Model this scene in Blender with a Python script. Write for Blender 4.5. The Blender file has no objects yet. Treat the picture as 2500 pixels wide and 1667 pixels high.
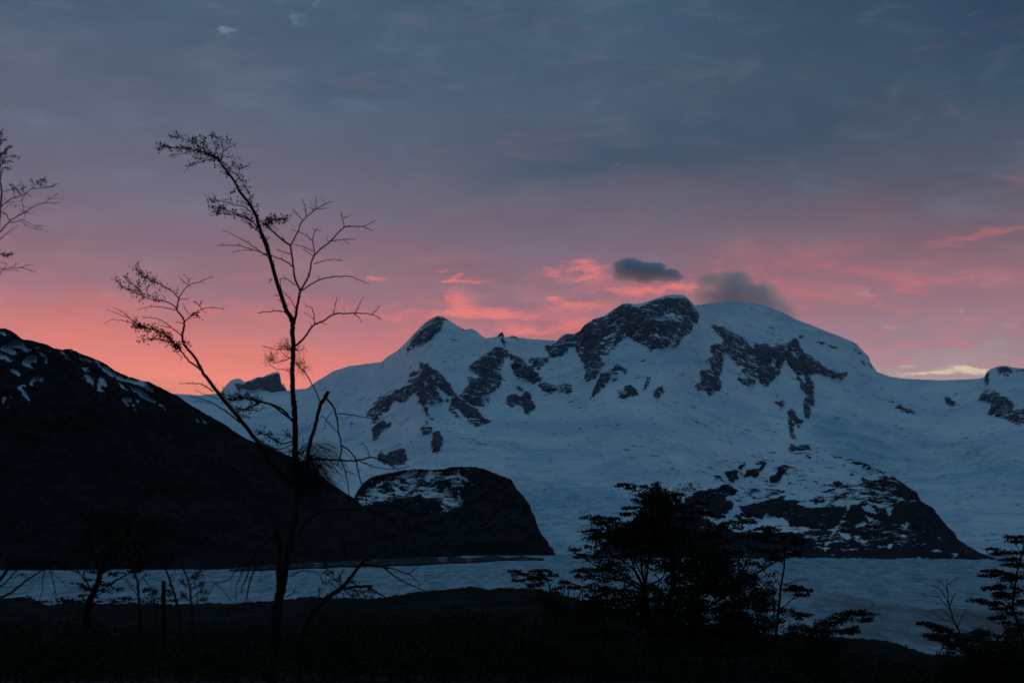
import bpy, math, random
import numpy as np

scene = bpy.context.scene
C = scene.collection

# ------------------------------------------------------------------ camera
F = 3472.0            # focal length in source pixels (2500 px wide frame, 36 mm sensor, 50 mm lens)
CX, CY = 1250.0, 833.5
CAM_H = 60.0          # eye height above the glacier surface
PITCH = math.atan((1300.0 - CY) / F)
SP, CP = math.sin(PITCH), math.cos(PITCH)

cam_data = bpy.data.cameras.new('camera')
cam = bpy.data.objects.new('camera', cam_data)
C.objects.link(cam)
cam.location = (0, 0, CAM_H)
cam.rotation_euler = (math.pi / 2 + PITCH, 0, 0)
cam_data.sensor_width = 36.0
cam_data.lens = F * 36.0 / 2500.0
cam_data.clip_start = 0.1
cam_data.clip_end = 80000.0
cam_data.dof.use_dof = True
cam_data.dof.focus_distance = 40.0
cam_data.dof.aperture_fstop = 4.0
scene.camera = cam

# ------------------------------------------------------------------ render / exposure
scene.view_settings.view_transform = 'Standard'
scene.view_settings.look = 'None'
scene.view_settings.gamma = 1.0
scene.view_settings.use_curve_mapping = False
scene.view_settings.exposure = 0.0
scene.cycles.max_bounces = 10
scene.cycles.diffuse_bounces = 3
scene.cycles.volume_bounces = 1
scene.cycles.transparent_max_bounces = 10


def lin(r, g, b):
    out = []
    for c in (r, g, b):
        c /= 255.0
        out.append(c / 12.92 if c <= 0.04045 else ((c + 0.055) / 1.055) ** 2.4)
    return out


# ------------------------------------------------------------------ node helper
class NT:
    def __init__(self, tree):
        self.t = tree
        self.n = tree.nodes
        self.l = tree.links

    def put(self, sock, v):
        if v is None:
            return
        if hasattr(v, 'is_output'):
            self.l.new(v, sock)
        else:
            if isinstance(v, (list, tuple)) and hasattr(sock.default_value, '__len__') and len(sock.default_value) == 4 and len(v) == 3:
                v = (*v, 1.0)
            sock.default_value = v

    def math(self, op, a, b=None, c=None, clamp=False):
        n = self.n.new('ShaderNodeMath'); n.operation = op; n.use_clamp = clamp
        self.put(n.inputs[0], a); self.put(n.inputs[1], b); self.put(n.inputs[2], c)
        return n.outputs[0]

    def vmath(self, op, a, b=None, scale=None):
        n = self.n.new('ShaderNodeVectorMath'); n.operation = op
        self.put(n.inputs[0], a); self.put(n.inputs[1], b)
        if scale is not None:
            self.put(n.inputs['Scale'], scale)
        return n.outputs['Value'] if op in ('DOT_PRODUCT', 'LENGTH') else n.outputs[0]

    def mix(self, f, a, b, mode='MIX'):
        n = self.n.new('ShaderNodeMix'); n.data_type = 'RGBA'; n.blend_type = mode; n.clamp_factor = True
        self.put(n.inputs[0], f); self.put(n.inputs[6], a); self.put(n.inputs[7], b)
        return n.outputs[2]

    def noise(self, vec, scale, detail=4, rough=0.55, dist=0.0, dim='3D'):
        n = self.n.new('ShaderNodeTexNoise'); n.noise_dimensions = dim
        self.put(n.inputs['Vector'], vec)
        n.inputs['Scale'].default_value = scale; n.inputs['Detail'].default_value = detail
        n.inputs['Roughness'].default_value = rough; n.inputs['Distortion'].default_value = dist
        return n.outputs['Fac']

    def ramp(self, f, stops, interp='LINEAR'):
        n = self.n.new('ShaderNodeValToRGB'); n.color_ramp.interpolation = interp
        e = n.color_ramp.elements
        while len(e) < len(stops):
            e.new(0.5)
        for el, (p, c) in zip(e, stops):
            el.position = p
            el.color = (*c, 1.0) if len(c) == 3 else c
        self.put(n.inputs[0], f)
        return n.outputs[0]

    def sstep(self, f, lo, hi):
        n = self.n.new('ShaderNodeMapRange'); n.interpolation_type = 'SMOOTHSTEP'; n.clamp = True
        self.put(n.inputs[0], f); n.inputs[1].default_value = lo; n.inputs[2].default_value = hi
        return n.outputs[0]

    def comb(self, x, y, z):
        n = self.n.new('ShaderNodeCombineXYZ')
        self.put(n.inputs[0], x); self.put(n.inputs[1], y); self.put(n.inputs[2], z)
        return n.outputs[0]

    def sep(self, v):
        n = self.n.new('ShaderNodeSeparateXYZ'); self.put(n.inputs[0], v)
        return n.outputs

    def mapping(self, v, scale):
        n = self.n.new('ShaderNodeVectorMath'); n.operation = 'MULTIPLY'
        self.put(n.inputs[0], v); n.inputs[1].default_value = scale
        return n.outputs[0]


# ------------------------------------------------------------------ sky
SUN_AZ = math.radians(-13.5)      # behind the saddle left of the big massif
SUN_EL = math.radians(-1.0)
world = bpy.data.worlds.new('World')
scene.world = world
world.use_nodes = True
wt = NT(world.node_tree)
wt.n.clear()
world.cycles.sampling_method = 'NONE'
tc = wt.n.new('ShaderNodeTexCoord')
dirn = wt.vmath('NORMALIZE', tc.outputs['Generated'])
sx, sy, sz = wt.sep(dirn)
az = wt.math('ARCTAN2', sx, sy)
el = wt.math('MAXIMUM', sz, -0.02)


def sky_uv(px, py):
    """direction of a point of the sky, as azimuth and sine of elevation"""
    u = (px - CX) / F; v = (CY - py) / F
    d = np.array([u, CP - v * SP, SP + v * CP]); d /= np.linalg.norm(d)
    return math.atan2(d[0], d[1]), d[2]


# large soft billows bend the colour bands of the cloud deck
q = wt.comb(wt.math('MULTIPLY', az, 1.0), wt.math('MULTIPLY', el, 2.6), 0.0)
n_big = wt.noise(wt.mapping(dirn, (1.0, 1.0, 2.6)), 3.6, 3, 0.5)
n_mid = wt.noise(wt.mapping(dirn, (1.0, 1.0, 4.0)), 11.0, 4, 0.55)
n_str = wt.noise(wt.mapping(dirn, (1.0, 1.0, 4.5)), 15.0, 6, 0.64, 0.8)
n_fine = wt.noise(wt.mapping(dirn, (1.0, 1.0, 2.4)), 22.0, 6, 0.58, 0.5)
n_wsp = wt.noise(wt.mapping(dirn, (1.0, 1.0, 1.9)), 30.0, 6, 0.66, 0.9)
bend = wt.math('ADD', wt.math('MULTIPLY', wt.math('SUBTRACT', n_big, 0.5), 0.085),
               wt.math('MULTIPLY', wt.math('SUBTRACT', n_mid, 0.5), 0.035))
elw = wt.math('ADD', el, bend)

Lr = [(0.0, (238, 150, 122)), (0.105, (246, 142, 124)), (0.122, (232, 131, 122)), (0.142, (198, 125, 128)), (0.168, (160, 117, 129)),
      (0.200, (138, 109, 126)), (0.235, (118, 106, 126)), (0.280, (93, 101, 121)), (0.345, (74, 93, 116)), (0.60, (67, 98, 122)), (1.0, (74, 108, 134))]
Mr = [(0.0, (225, 140, 128)), (0.105, (236, 128, 120)), (0.130, (216, 124, 124)), (0.150, (180, 116, 126)), (0.172, (150, 110, 124)),
      (0.200, (124, 106, 124)), (0.235, (98, 98, 116)), (0.280, (78, 93, 114)), (0.345, (66, 90, 113)), (0.60, (67, 98, 122)), (1.0, (74, 108, 134))]
Rr = [(0.0, (190, 160, 150)), (0.105, (176, 150, 152)), (0.128, (164, 134, 146)), (0.150, (158, 119, 132)), (0.175, (150, 109, 122)),
      (0.205, (120, 99, 114)), (0.235, (88, 90, 107)), (0.280, (66, 86, 107)), (0.345, (55, 79, 102)), (0.60, (65, 96, 120)), (1.0, (74, 108, 134))]
Br = [(0.0, (38, 54, 78)), (0.3, (54, 77, 104)), (0.7, (68, 101, 127)), (1.0, (74, 108, 134))]
cvt = lambda R: [(p, lin(*c)) for p, c in R]
colL = wt.ramp(elw, cvt(Lr)); colM = wt.ramp(elw, cvt(Mr)); colR = wt.ramp(elw, cvt(Rr)); colB = wt.ramp(elw, cvt(Br))
azw = wt.math('ADD', az, wt.math('MULTIPLY', wt.math('SUBTRACT', n_mid, 0.5), 0.12))
sky = wt.mix(wt.sstep(azw, -0.24, 0.02), colL, colM)
sky = wt.mix(wt.sstep(azw, 0.03, 0.25), sky, colR)
# the sunset colour fades round to the plain blue dusk of the other half of the sky
sky = wt.mix(wt.sstep(wt.math('ABSOLUTE', wt.math('ADD', az, 0.1)), 0.75, 1.7), sky, colB)

# lit undersides: thin pink streaks low over the ridge
band = wt.math('MULTIPLY', wt.sstep(elw, 0.09, 0.14), wt.math('SUBTRACT', 1.0, wt.sstep(elw, 0.150, 0.205)))
near = wt.math('SUBTRACT', 1.0, wt.sstep(wt.math('ABSOLUTE', wt.math('ADD', az, 0.05)), 0.5, 1.2))
pk = wt.math('MULTIPLY', wt.math('MULTIPLY', wt.sstep(wt.math('ADD', wt.math('MULTIPLY', n_str, 0.5), wt.math('MULTIPLY', n_fine, 0.5)), 0.48, 0.62), band), near)
sky = wt.mix(wt.math('MULTIPLY', pk, 0.42), sky, lin(228, 122, 122))


azw2 = wt.math('ADD', az, wt.math('MULTIPLY', wt.math('SUBTRACT', n_wsp, 0.5), 0.05))
elw2 = wt.math('ADD', el, wt.math('MULTIPLY', wt.math('SUBTRACT', n_str, 0.5), 0.030))
_tilt = {}


def tilted(r):
    if r not in _tilt:
        _tilt[r] = wt.comb(azw2, wt.math('ADD', elw2, wt.math('MULTIPLY', azw2, -r)) if r else elw2, 0.0)
    return _tilt[r]


def cloud_group(sky, items, col, lo, hi, amt, nz, nzk):
    """clouds (or gaps) of one colour, each at its own direction, their edges torn by the wisp noise"""
    tot = None
    for px, py, wx, wy, k, rot in items:
        a0, e0 = sky_uv(px, py)
        n = wt.n.new('ShaderNodeVectorMath'); n.operation = 'MULTIPLY_ADD'
        wt.put(n.inputs[0], tilted(rot))
        n.inputs[1].default_value = (F / wx, F / wy, 0.0)
        n.inputs[2].default_value = (-a0 * F / wx, -(e0 - rot * a0) * F / wy, 0.0)
        g = wt.math('POWER', math.exp(-1.0), wt.vmath('DOT_PRODUCT', n.outputs[0], n.outputs[0]))
        tot = wt.math('MULTIPLY', g, k) if tot is None else wt.math('MULTIPLY_ADD', g, k, tot)
    g = wt.math('ADD', tot, wt.math('MULTIPLY', wt.math('SUBTRACT', nz, 0.5), nzk))
    return wt.mix(wt.math('MULTIPLY', wt.sstep(g, lo, hi), amt), sky, lin(*col))


# darker slate banks of the deck
sky = cloud_group(sky, [(1500, 380, 360, 70, 0.9, 0.1), (1960, 310, 330, 110, 0.7, 0.1), (2480, 60, 200, 120, 1.0, 0.0), (850, 200, 200, 60, 0.5, 0.1),
                        (2380, 200, 200, 200, 0.4, 0.1)], (60, 82, 105), 0.1, 1.0, 0.8, n_mid, 0.9)
sky = cloud_group(sky, [(2520, 20, 230, 150, 1.0, 0.0), (2150, 60, 260, 60, 0.35, 0.0)], (44, 66, 92), 0.0, 1.1, 0.75, n_mid, 0.5)
# rose banks
sky = cloud_group(sky, [(760, 745, 130, 28, 0.9, -0.2), (1900, 630, 150, 60, 0.7, -0.2), (170, 758, 140, 14, 0.9, -0.2), (2170, 672, 130, 15, 1.0, -0.2), (2380, 672, 90, 12, 1.0, 0.1),
                        (2410, 578, 190, 13, 1.1, 0.1), (2220, 712, 30, 16, 1.0, -0.2), (2370, 785, 34, 14, 1.1, -0.2), (2470, 805, 34, 16, 1.1, -0.2),
                        (2200, 760, 80, 9, 0.9, -0.2), (2495, 430, 60, 40, 0.6, 0.1), (900, 330, 60, 20, 0.3, 0.1), (1990, 715, 120, 18, 1.1, -0.2), (2060, 600, 100, 30, 0.5, 0.1)],
                  (200, 114, 121), 0.2, 1.5, 0.6, n_wsp, 1.4)
# brightly lit puffs beside the summits
sky = cloud_group(sky, [(1150, 686, 70, 12, 1.0, -0.2), (1105, 668, 22, 14, 0.9, 0.0), (1120, 742, 52, 30, 1.1, 0.0), (1190, 768, 160, 12, 1.1, 0.0),
                        (1400, 668, 140, 15, 0.9, 0.0), (1440, 650, 34, 26, 0.6, 0.0), (1600, 703, 130, 15, 1.2, 0.0), (1430, 745, 100, 20, 1.0, 0.0),
                        (1360, 722, 24, 8, 0.9, 0.0), (1420, 795, 150, 22, 0.9, 0.0), (1300, 815, 130, 18, 0.7, 0.0), (930, 689, 34, 9, 0.85, 0.0), (1700, 690, 60, 30, 0.7, 0.0),
                        (1830, 660, 90, 30, 0.5, -0.2), (980, 770, 200, 14, 0.6, 0.0)],
                  (236, 126, 122), 0.25, 1.5, 0.95, n_wsp, 2.0)
# pale gaps
sky = cloud_group(sky, [(2160, 800, 34, 6, 1.0, 0.0), (2105, 704, 30, 9, 0.8, 0.0), (2363, 760, 10, 12, 1.0, 0.0), (2190, 710, 20, 8, 0.7, 0.0),
                        (2460, 795, 36, 7, 0.9, 0.0), (2200, 835, 70, 26, 0.6, 0.0), (105, 708, 30, 14, 0.6, 0.0), (2290, 880, 170, 26, 0.8, 0.0), (2060, 870, 70, 20, 0.5, 0.0), (2420, 850, 110, 20, 0.6, 0.0)],
                  (172, 152, 156), 0.3, 1.3, 0.8, n_wsp, 1.0)
sky = cloud_group(sky, [(545, 83, 26, 8, 1.1, 0.0), (735, 52, 22, 11, 0.7, 0.0), (757, 9, 12, 11, 0.9, 0.0), (90, 290, 60, 26, 0.55, -0.2),
                        (130, 22, 100, 16, 0.5, 0.0), (60, 140, 90, 28, 0.35, 0.0), (560, 95, 90, 30, 0.3, 0.0)],
                  (112, 138, 150), 0.15, 1.5, 0.9, n_wsp, 0.7)
sky = cloud_group(sky, [(2195, 888, 34, 8, 1.1, 0.0), (2385, 903, 74, 8, 1.2, 0.0), (2215, 918, 70, 7, 1.0, 0.0), (2330, 918, 110, 8, 0.9, 0.0), (2450, 880, 40, 6, 0.6, 0.0), (2300, 900, 160, 18, 0.35, 0.0)],
                  (222, 204, 176), 0.35, 1.5, 0.9, n_wsp, 2.2)

# gentle light-dark modelling of the deck, with faint rose and pale stains high up
sky = wt.mix(wt.math('MULTIPLY', wt.sstep(n_fine, 0.48, 0.80), 0.17), sky, lin(128, 138, 152))
sky = wt.mix(wt.math('MULTIPLY', wt.sstep(n_str, 0.52, 0.74), wt.math('MULTIPLY', near, 0.13)), sky, lin(146, 112, 126))
sky = wt.mix(1.0, sky, wt.ramp(n_mid, [(0.30, (0.88, 0.90, 0.92)), (0.5, (1.0, 1.0, 1.0)), (0.70, (1.12, 1.10, 1.08))]), 'MULTIPLY')
sky = wt.mix(1.0, sky, wt.ramp(n_big, [(0.30, (0.93, 0.92, 0.92)), (0.70, (1.05, 1.07, 1.08))]), 'MULTIPLY')
nish = wt.n.new('ShaderNodeTexSky')
nish.sky_type = 'NISHITA'
nish.sun_disc = False
nish.sun_elevation = SUN_EL
nish.sun_rotation = SUN_AZ
bg1 = wt.n.new('ShaderNodeBackground'); wt.put(bg1.inputs[0], sky); bg1.inputs[1].default_value = 0.97
bg2 = wt.n.new('ShaderNodeBackground'); wt.put(bg2.inputs[0], nish.outputs[0]); bg2.inputs[1].default_value = 0.01
add = wt.n.new('ShaderNodeAddShader')
wt.l.new(bg1.outputs[0], add.inputs[0]); wt.l.new(bg2.outputs[0], add.inputs[1])
wo = wt.n.new('ShaderNodeOutputWorld'); wt.l.new(add.outputs[0], wo.inputs['Surface'])

# the sun has set behind the range: only a trace of soft warm light is left
sd = bpy.data.lights.new('sun', 'SUN')
sd.energy = 0.02; sd.angle = math.radians(12); sd.color = (1.0, 0.72, 0.62)
sun = bpy.data.objects.new('sun', sd); C.objects.link(sun)
_e = math.radians(4.0)
from mathutils import Vector
sun.rotation_euler = Vector((math.sin(SUN_AZ) * math.cos(_e), math.cos(SUN_AZ) * math.cos(_e), math.sin(_e))).to_track_quat('Z', 'Y').to_euler()

# ------------------------------------------------------------------ geometry helpers
VIEWS = dict(A=(850, 650, 3.485), B=(1350, 650, 3.485), Cc=(1900, 650, 3.485), D=(0, 780, 3.92), E=(850, 1100, 3.92),
             n=(1640, 1080, 2.94), a=(250, 300, 3.136), b=(250, 640, 3.564), c=(500, 740, 3.92), d=(500, 900, 3.92),
             e=(0, 300, 3.92), f=(600, 1150, 3.033), g=(0, 1150, 3.033), h=(0, 1340, 4.704), i=(1300, 1170, 3.92),
             j=(1700, 1250, 4.356), k=(1800, 1150, 3.033), l=(1200, 1150, 3.033), p=(0, 0, 1.0))


def V(view, pts):
    x0, y0, s = VIEWS[view]
    return np.array([(x0 + x / s, y0 + y / s) for x, y in pts], float)


def at(px, py, Y):
    """the place at distance Y (m, along the ground) seen in direction px, py"""
    px = np.asarray(px, float); py = np.asarray(py, float)
    u = (px - CX) / F; v = (CY - py) / F
    dy = CP - v * SP; dz = SP + v * CP
    k = Y / dy
    return u * k, Y + 0 * k, CAM_H + dz * k


_T = {}


def vnoise(x, y, seed=0):
    if seed not in _T:
        _T[seed] = np.random.default_rng(seed).random((256, 256))
    T = _T[seed]
    x = np.asarray(x, float) ; y = np.asarray(y, float)
    xi = np.floor(x).astype(int); yi = np.floor(y).astype(int)
    fx = x - xi; fy = y - yi
    fx = fx * fx * fx * (fx * (fx * 6 - 15) + 10); fy = fy * fy * fy * (fy * (fy * 6 - 15) + 10)
    a = T[xi & 255, yi & 255]; b = T[(xi + 1) & 255, yi & 255]
    c = T[xi & 255, (yi + 1) & 255]; d = T[(xi + 1) & 255, (yi + 1) & 255]
    return a + (b - a) * fx + (c - a) * fy + (a - b - c + d) * fx * fy


def fbm(x, y, octv=4, seed=0, gain=0.5, ridged=False):
    s = 0.0; amp = 1.0; tot = 0.0
    for o in range(octv):
        ca, sa = math.cos(0.6 + 1.1 * o), math.sin(0.6 + 1.1 * o)     # turn every octave so no lattice shows
        xx, yy = x * ca - y * sa, x * sa + y * ca
        v = vnoise(xx * 2 ** o + 17.3 * o, yy * 2 ** o + 9.1 * o, seed + o)
        if ridged:
            v = 1 - abs(v * 2 - 1)
        s = s + v * amp; tot += amp; amp *= gain
    return s / tot


def blur1(a, k, axis):
    if k < 1:
        return a
    w = np.hanning(2 * k + 3)[1:-1]; w /= w.sum()
    pad = [(0, 0), (0, 0)]; pad[axis] = (k, k)
    ap = np.pad(a, pad, mode='edge')
    out = np.zeros_like(a)
    for i, wi in enumerate(w):
        sl = [slice(None), slice(None)]; sl[axis] = slice(i, i + a.shape[axis])
        out += wi * ap[tuple(sl)]
    return out


# ------------------------------------------------------------------ rock / snow / ice survey of the slopes
RS = 1.6
RX0, RX1, RY0, RY1 = -400, 2950, 620, 1420
RW, RH = int((RX1 - RX0) / RS), int((RY1 - RY0) / RS)


class Raster:
    def __init__(self, base=0.0):
        self.a = np.full((RH, RW), float(base))

    def poly(self, pts, val):
        x = (pts[:, 0] - RX0) / RS; y = (pts[:, 1] - RY0) / RS
        x0, x1 = max(int(x.min()) - 1, 0), min(int(x.max()) + 2, RW)
        y0, y1 = max(int(y.min()) - 1, 0), min(int(y.max()) + 2, RH)
        if x1 <= x0 or y1 <= y0:
            return
        gx, gy = np.meshgrid(np.arange(x0, x1) + 0.5, np.arange(y0, y1) + 0.5)
        ins = np.zeros(gx.shape, bool)
        j = len(x) - 1
        for i in range(len(x)):
            if y[i] != y[j]:
                c = ((y[i] > gy) != (y[j] > gy)) & (gx < (x[j] - x[i]) * (gy - y[i]) / (y[j] - y[i]) + x[i])
                ins ^= c
            j = i
        self.a[y0:y1, x0:x1][ins] = val

    def many(self, view, items):
        for pts, val in items:
            self.poly(V(view, pts), val)

    def sample(self, px, py):
        x = np.clip((px - RX0) / RS - 0.5, 0, RW - 1.01); y = np.clip((py - RY0) / RS - 0.5, 0, RH - 1.01)
        xi = x.astype(int); yi = y.astype(int); fx = x - xi; fy = y - yi
        a = self.a
        return (a[yi, xi] * (1 - fx) + a[yi, xi + 1] * fx) * (1 - fy) + (a[yi + 1, xi] * (1 - fx) + a[yi + 1, xi + 1] * fx) * fy


def mesh_obj(name, verts, faces_q, mat, attrs=None, smooth=True, parent=None, tris=None):
    me = bpy.data.meshes.new(name)
    nv = len(verts)
    me.vertices.add(nv); me.vertices.foreach_set('co', np.asarray(verts, np.float32).ravel())
    fq = np.asarray(faces_q, np.int32)
    if fq.size:
        k = fq.shape[1]
        me.loops.add(fq.size); me.loops.foreach_set('vertex_index', fq.ravel())
        me.polygons.add(len(fq))
        me.polygons.foreach_set('loop_start', np.arange(0, fq.size, k, dtype=np.int32))
        me.polygons.foreach_set('use_smooth', np.full(len(fq), smooth, bool))
    for k_, v in (attrs or {}).items():
        at_ = me.attributes.new(k_, 'FLOAT', 'POINT'); at_.data.foreach_set('value', np.asarray(v, np.float32).ravel())
    me.update(calc_edges=True); me.validate()
    if mat:
        me.materials.append(mat)
    o = bpy.data.objects.new(name, me); C.objects.link(o)
    if parent:
        o.parent = parent
    return o


def grid_faces(nr, nc):
    i = np.arange(nr - 1)[:, None] * nc + np.arange(nc - 1)[None, :]
    i = i.ravel()
    return np.stack([i, i + 1, i + nc + 1, i + nc], 1)


def structure(o):
    o['kind'] = 'structure'
    return o


def stuff(o):
    o['kind'] = 'stuff'
    return o


def tag(o, label, cat, group=None):
    o['label'] = label; o['category'] = cat
    if group:
        o['group'] = group
    return o


# ------------------------------------------------------------------ materials
def new_mat(name):
    m = bpy.data.materials.new(name); m.use_nodes = True
    t = NT(m.node_tree); t.n.clear()
    bs = t.n.new('ShaderNodeBsdfPrincipled'); out = t.n.new('ShaderNodeOutputMaterial')
    t.l.new(bs.outputs[0], out.inputs[0])
    return m, t, bs


def attr(t, name):
    n = t.n.new('ShaderNodeAttribute'); n.attribute_name = name
    return n.outputs['Fac']


def slope_material(name, rock_a, rock_b, snow, ice, scale, amp=1.7, bump=1.0, streak=(1, 1, 1.3), soft=0.05, theta=0.0):
    """snow, rock and blue ice; which is where comes from the survey (attribute) broken up by real-world noise"""
    m, t, bs = new_mat(name)
    tcn = t.n.new('ShaderNodeTexCoord'); P = tcn.outputs['Object']
    rk = attr(t, 'rock'); ic = attr(t, 'ice')
    rt = t.n.new('ShaderNodeVectorRotate'); rt.rotation_type = 'Y_AXIS'; t.put(rt.inputs['Vector'], P); rt.inputs['Angle'].default_value = theta
    Ps = t.mapping(rt.outputs[0], streak)
    n1 = t.noise(Ps, scale, 6, 0.62, 0.3)
    n2 = t.noise(P, scale * 0.35, 4, 0.55)
    n1b = t.noise(Ps, scale * 3.0, 4, 0.6, 0.4)
    n1 = t.math('ADD', t.math('MULTIPLY', n1, 0.62), t.math('MULTIPLY', n1b, 0.38))
    nn = t.math('ADD', t.math('MULTIPLY', t.math('SUBTRACT', n1, 0.5), amp * 1.25), t.math('MULTIPLY', t.math('SUBTRACT', n2, 0.5), amp * 0.35))
    mk = t.sstep(t.math('ADD', rk, nn), 0.5 - soft, 0.5 + soft)
    # rock tone: bedding, darker gullies, lichen / forest
    nr = t.noise(t.mapping(P, (1, 1, 1.2)), scale * 1.3, 6, 0.66, 0.6)
    rock = t.ramp(nr, [(0.3, rock_a), (0.7, rock_b)])
    # snow tone: old firn against fresh, ice bands in the broken parts, painted fold shading
    ns = t.noise(t.mapping(P, (0.7, 0.7, 2.2)), scale * 0.14, 6, 0.62, 0.5)
    nf = t.noise(t.mapping(P, (1, 1, 3.0)), scale * 0.75, 5, 0.65, 0.3)
    icf = t.math('ADD', t.math('MULTIPLY', ic, 0.75), t.math('MULTIPLY', t.math('SUBTRACT', ns, 0.5), 3.0))
    icf = t.math('ADD', icf, t.math('MULTIPLY', t.math('MULTIPLY', t.math('SUBTRACT', nf, 0.5), 3.2), t.math('ADD', ic, 0.25)))
    sn = t.mix(t.sstep(icf, 0.0, 1.1), snow, ice)
    nb = t.noise(t.mapping(P, (0.8, 0.5, 1.6)), scale * 0.09, 5, 0.58, 0.7)  # broad light and dark of soft folds, put into the snow colour
    sn = t.mix(1.0, sn, t.ramp(nb, [(0.34, (0.72, 0.83, 0.90)), (0.5, (0.94, 0.98, 1.0)), (0.62, (1.08, 1.04, 1.01))]), 'MULTIPLY')
    # crevasses: thin cracks where the ice is broken
    cr = t.noise(t.mapping(P, (0.8, 0.8, 4.5)), scale * 1.5, 4, 0.6, 0.8)
    crk = t.math('MULTIPLY', t.sstep(t.math('ADD', cr, t.math('MULTIPLY', t.math('SUBTRACT', ic, 1.0), 0.16)), 0.60, 0.72), 0.40)
    sn = t.mix(crk, sn, (ice[0] * 0.35, ice[1] * 0.5, ice[2] * 0.6))
    col = t.mix(mk, sn, rock)
    t.put(bs.inputs['Base Color'], col)
    t.put(bs.inputs['Roughness'], 0.85)
    bs.inputs['Specular IOR Level'].default_value = 0.03
    h = t.math('ADD', t.math('MULTIPLY', t.math('MULTIPLY', nr, mk), 1.0), t.math('MULTIPLY', t.math('MULTIPLY', cr, ic), -0.35))
    h = t.math('ADD', h, t.math('MULTIPLY', t.math('SUBTRACT', 1.0, mk), 0.10))
    h = t.math('ADD', h, t.math('MULTIPLY', ns, 0.25))
    bp = t.n.new('ShaderNodeBump'); bp.inputs['Strength'].default_value = 1.0
    bp.inputs['Distance'].default_value = bump * 1.3 / scale
    t.put(bp.inputs['Height'], h)
    t.l.new(bp.outputs[0], bs.inputs['Normal'])
    return m


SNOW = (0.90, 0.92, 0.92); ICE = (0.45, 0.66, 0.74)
m_massif = slope_material('snow_and_granite', (0.065, 0.07, 0.10), (0.15, 0.15, 0.19), SNOW, ICE, 0.024, 4.4, 0.9, (0.75, 0.9, 1.3), theta=-0.25)
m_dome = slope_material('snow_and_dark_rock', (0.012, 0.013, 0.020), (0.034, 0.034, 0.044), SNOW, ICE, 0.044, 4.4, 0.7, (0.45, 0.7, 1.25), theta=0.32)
m_hill = slope_material('snow_and_forest', (0.006, 0.011, 0.013), (0.017, 0.024, 0.026), (0.66, 0.74, 0.80), ICE, 0.06, 2.4, 0.8, (0.45, 0.8, 1.2), theta=-0.7)


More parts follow.
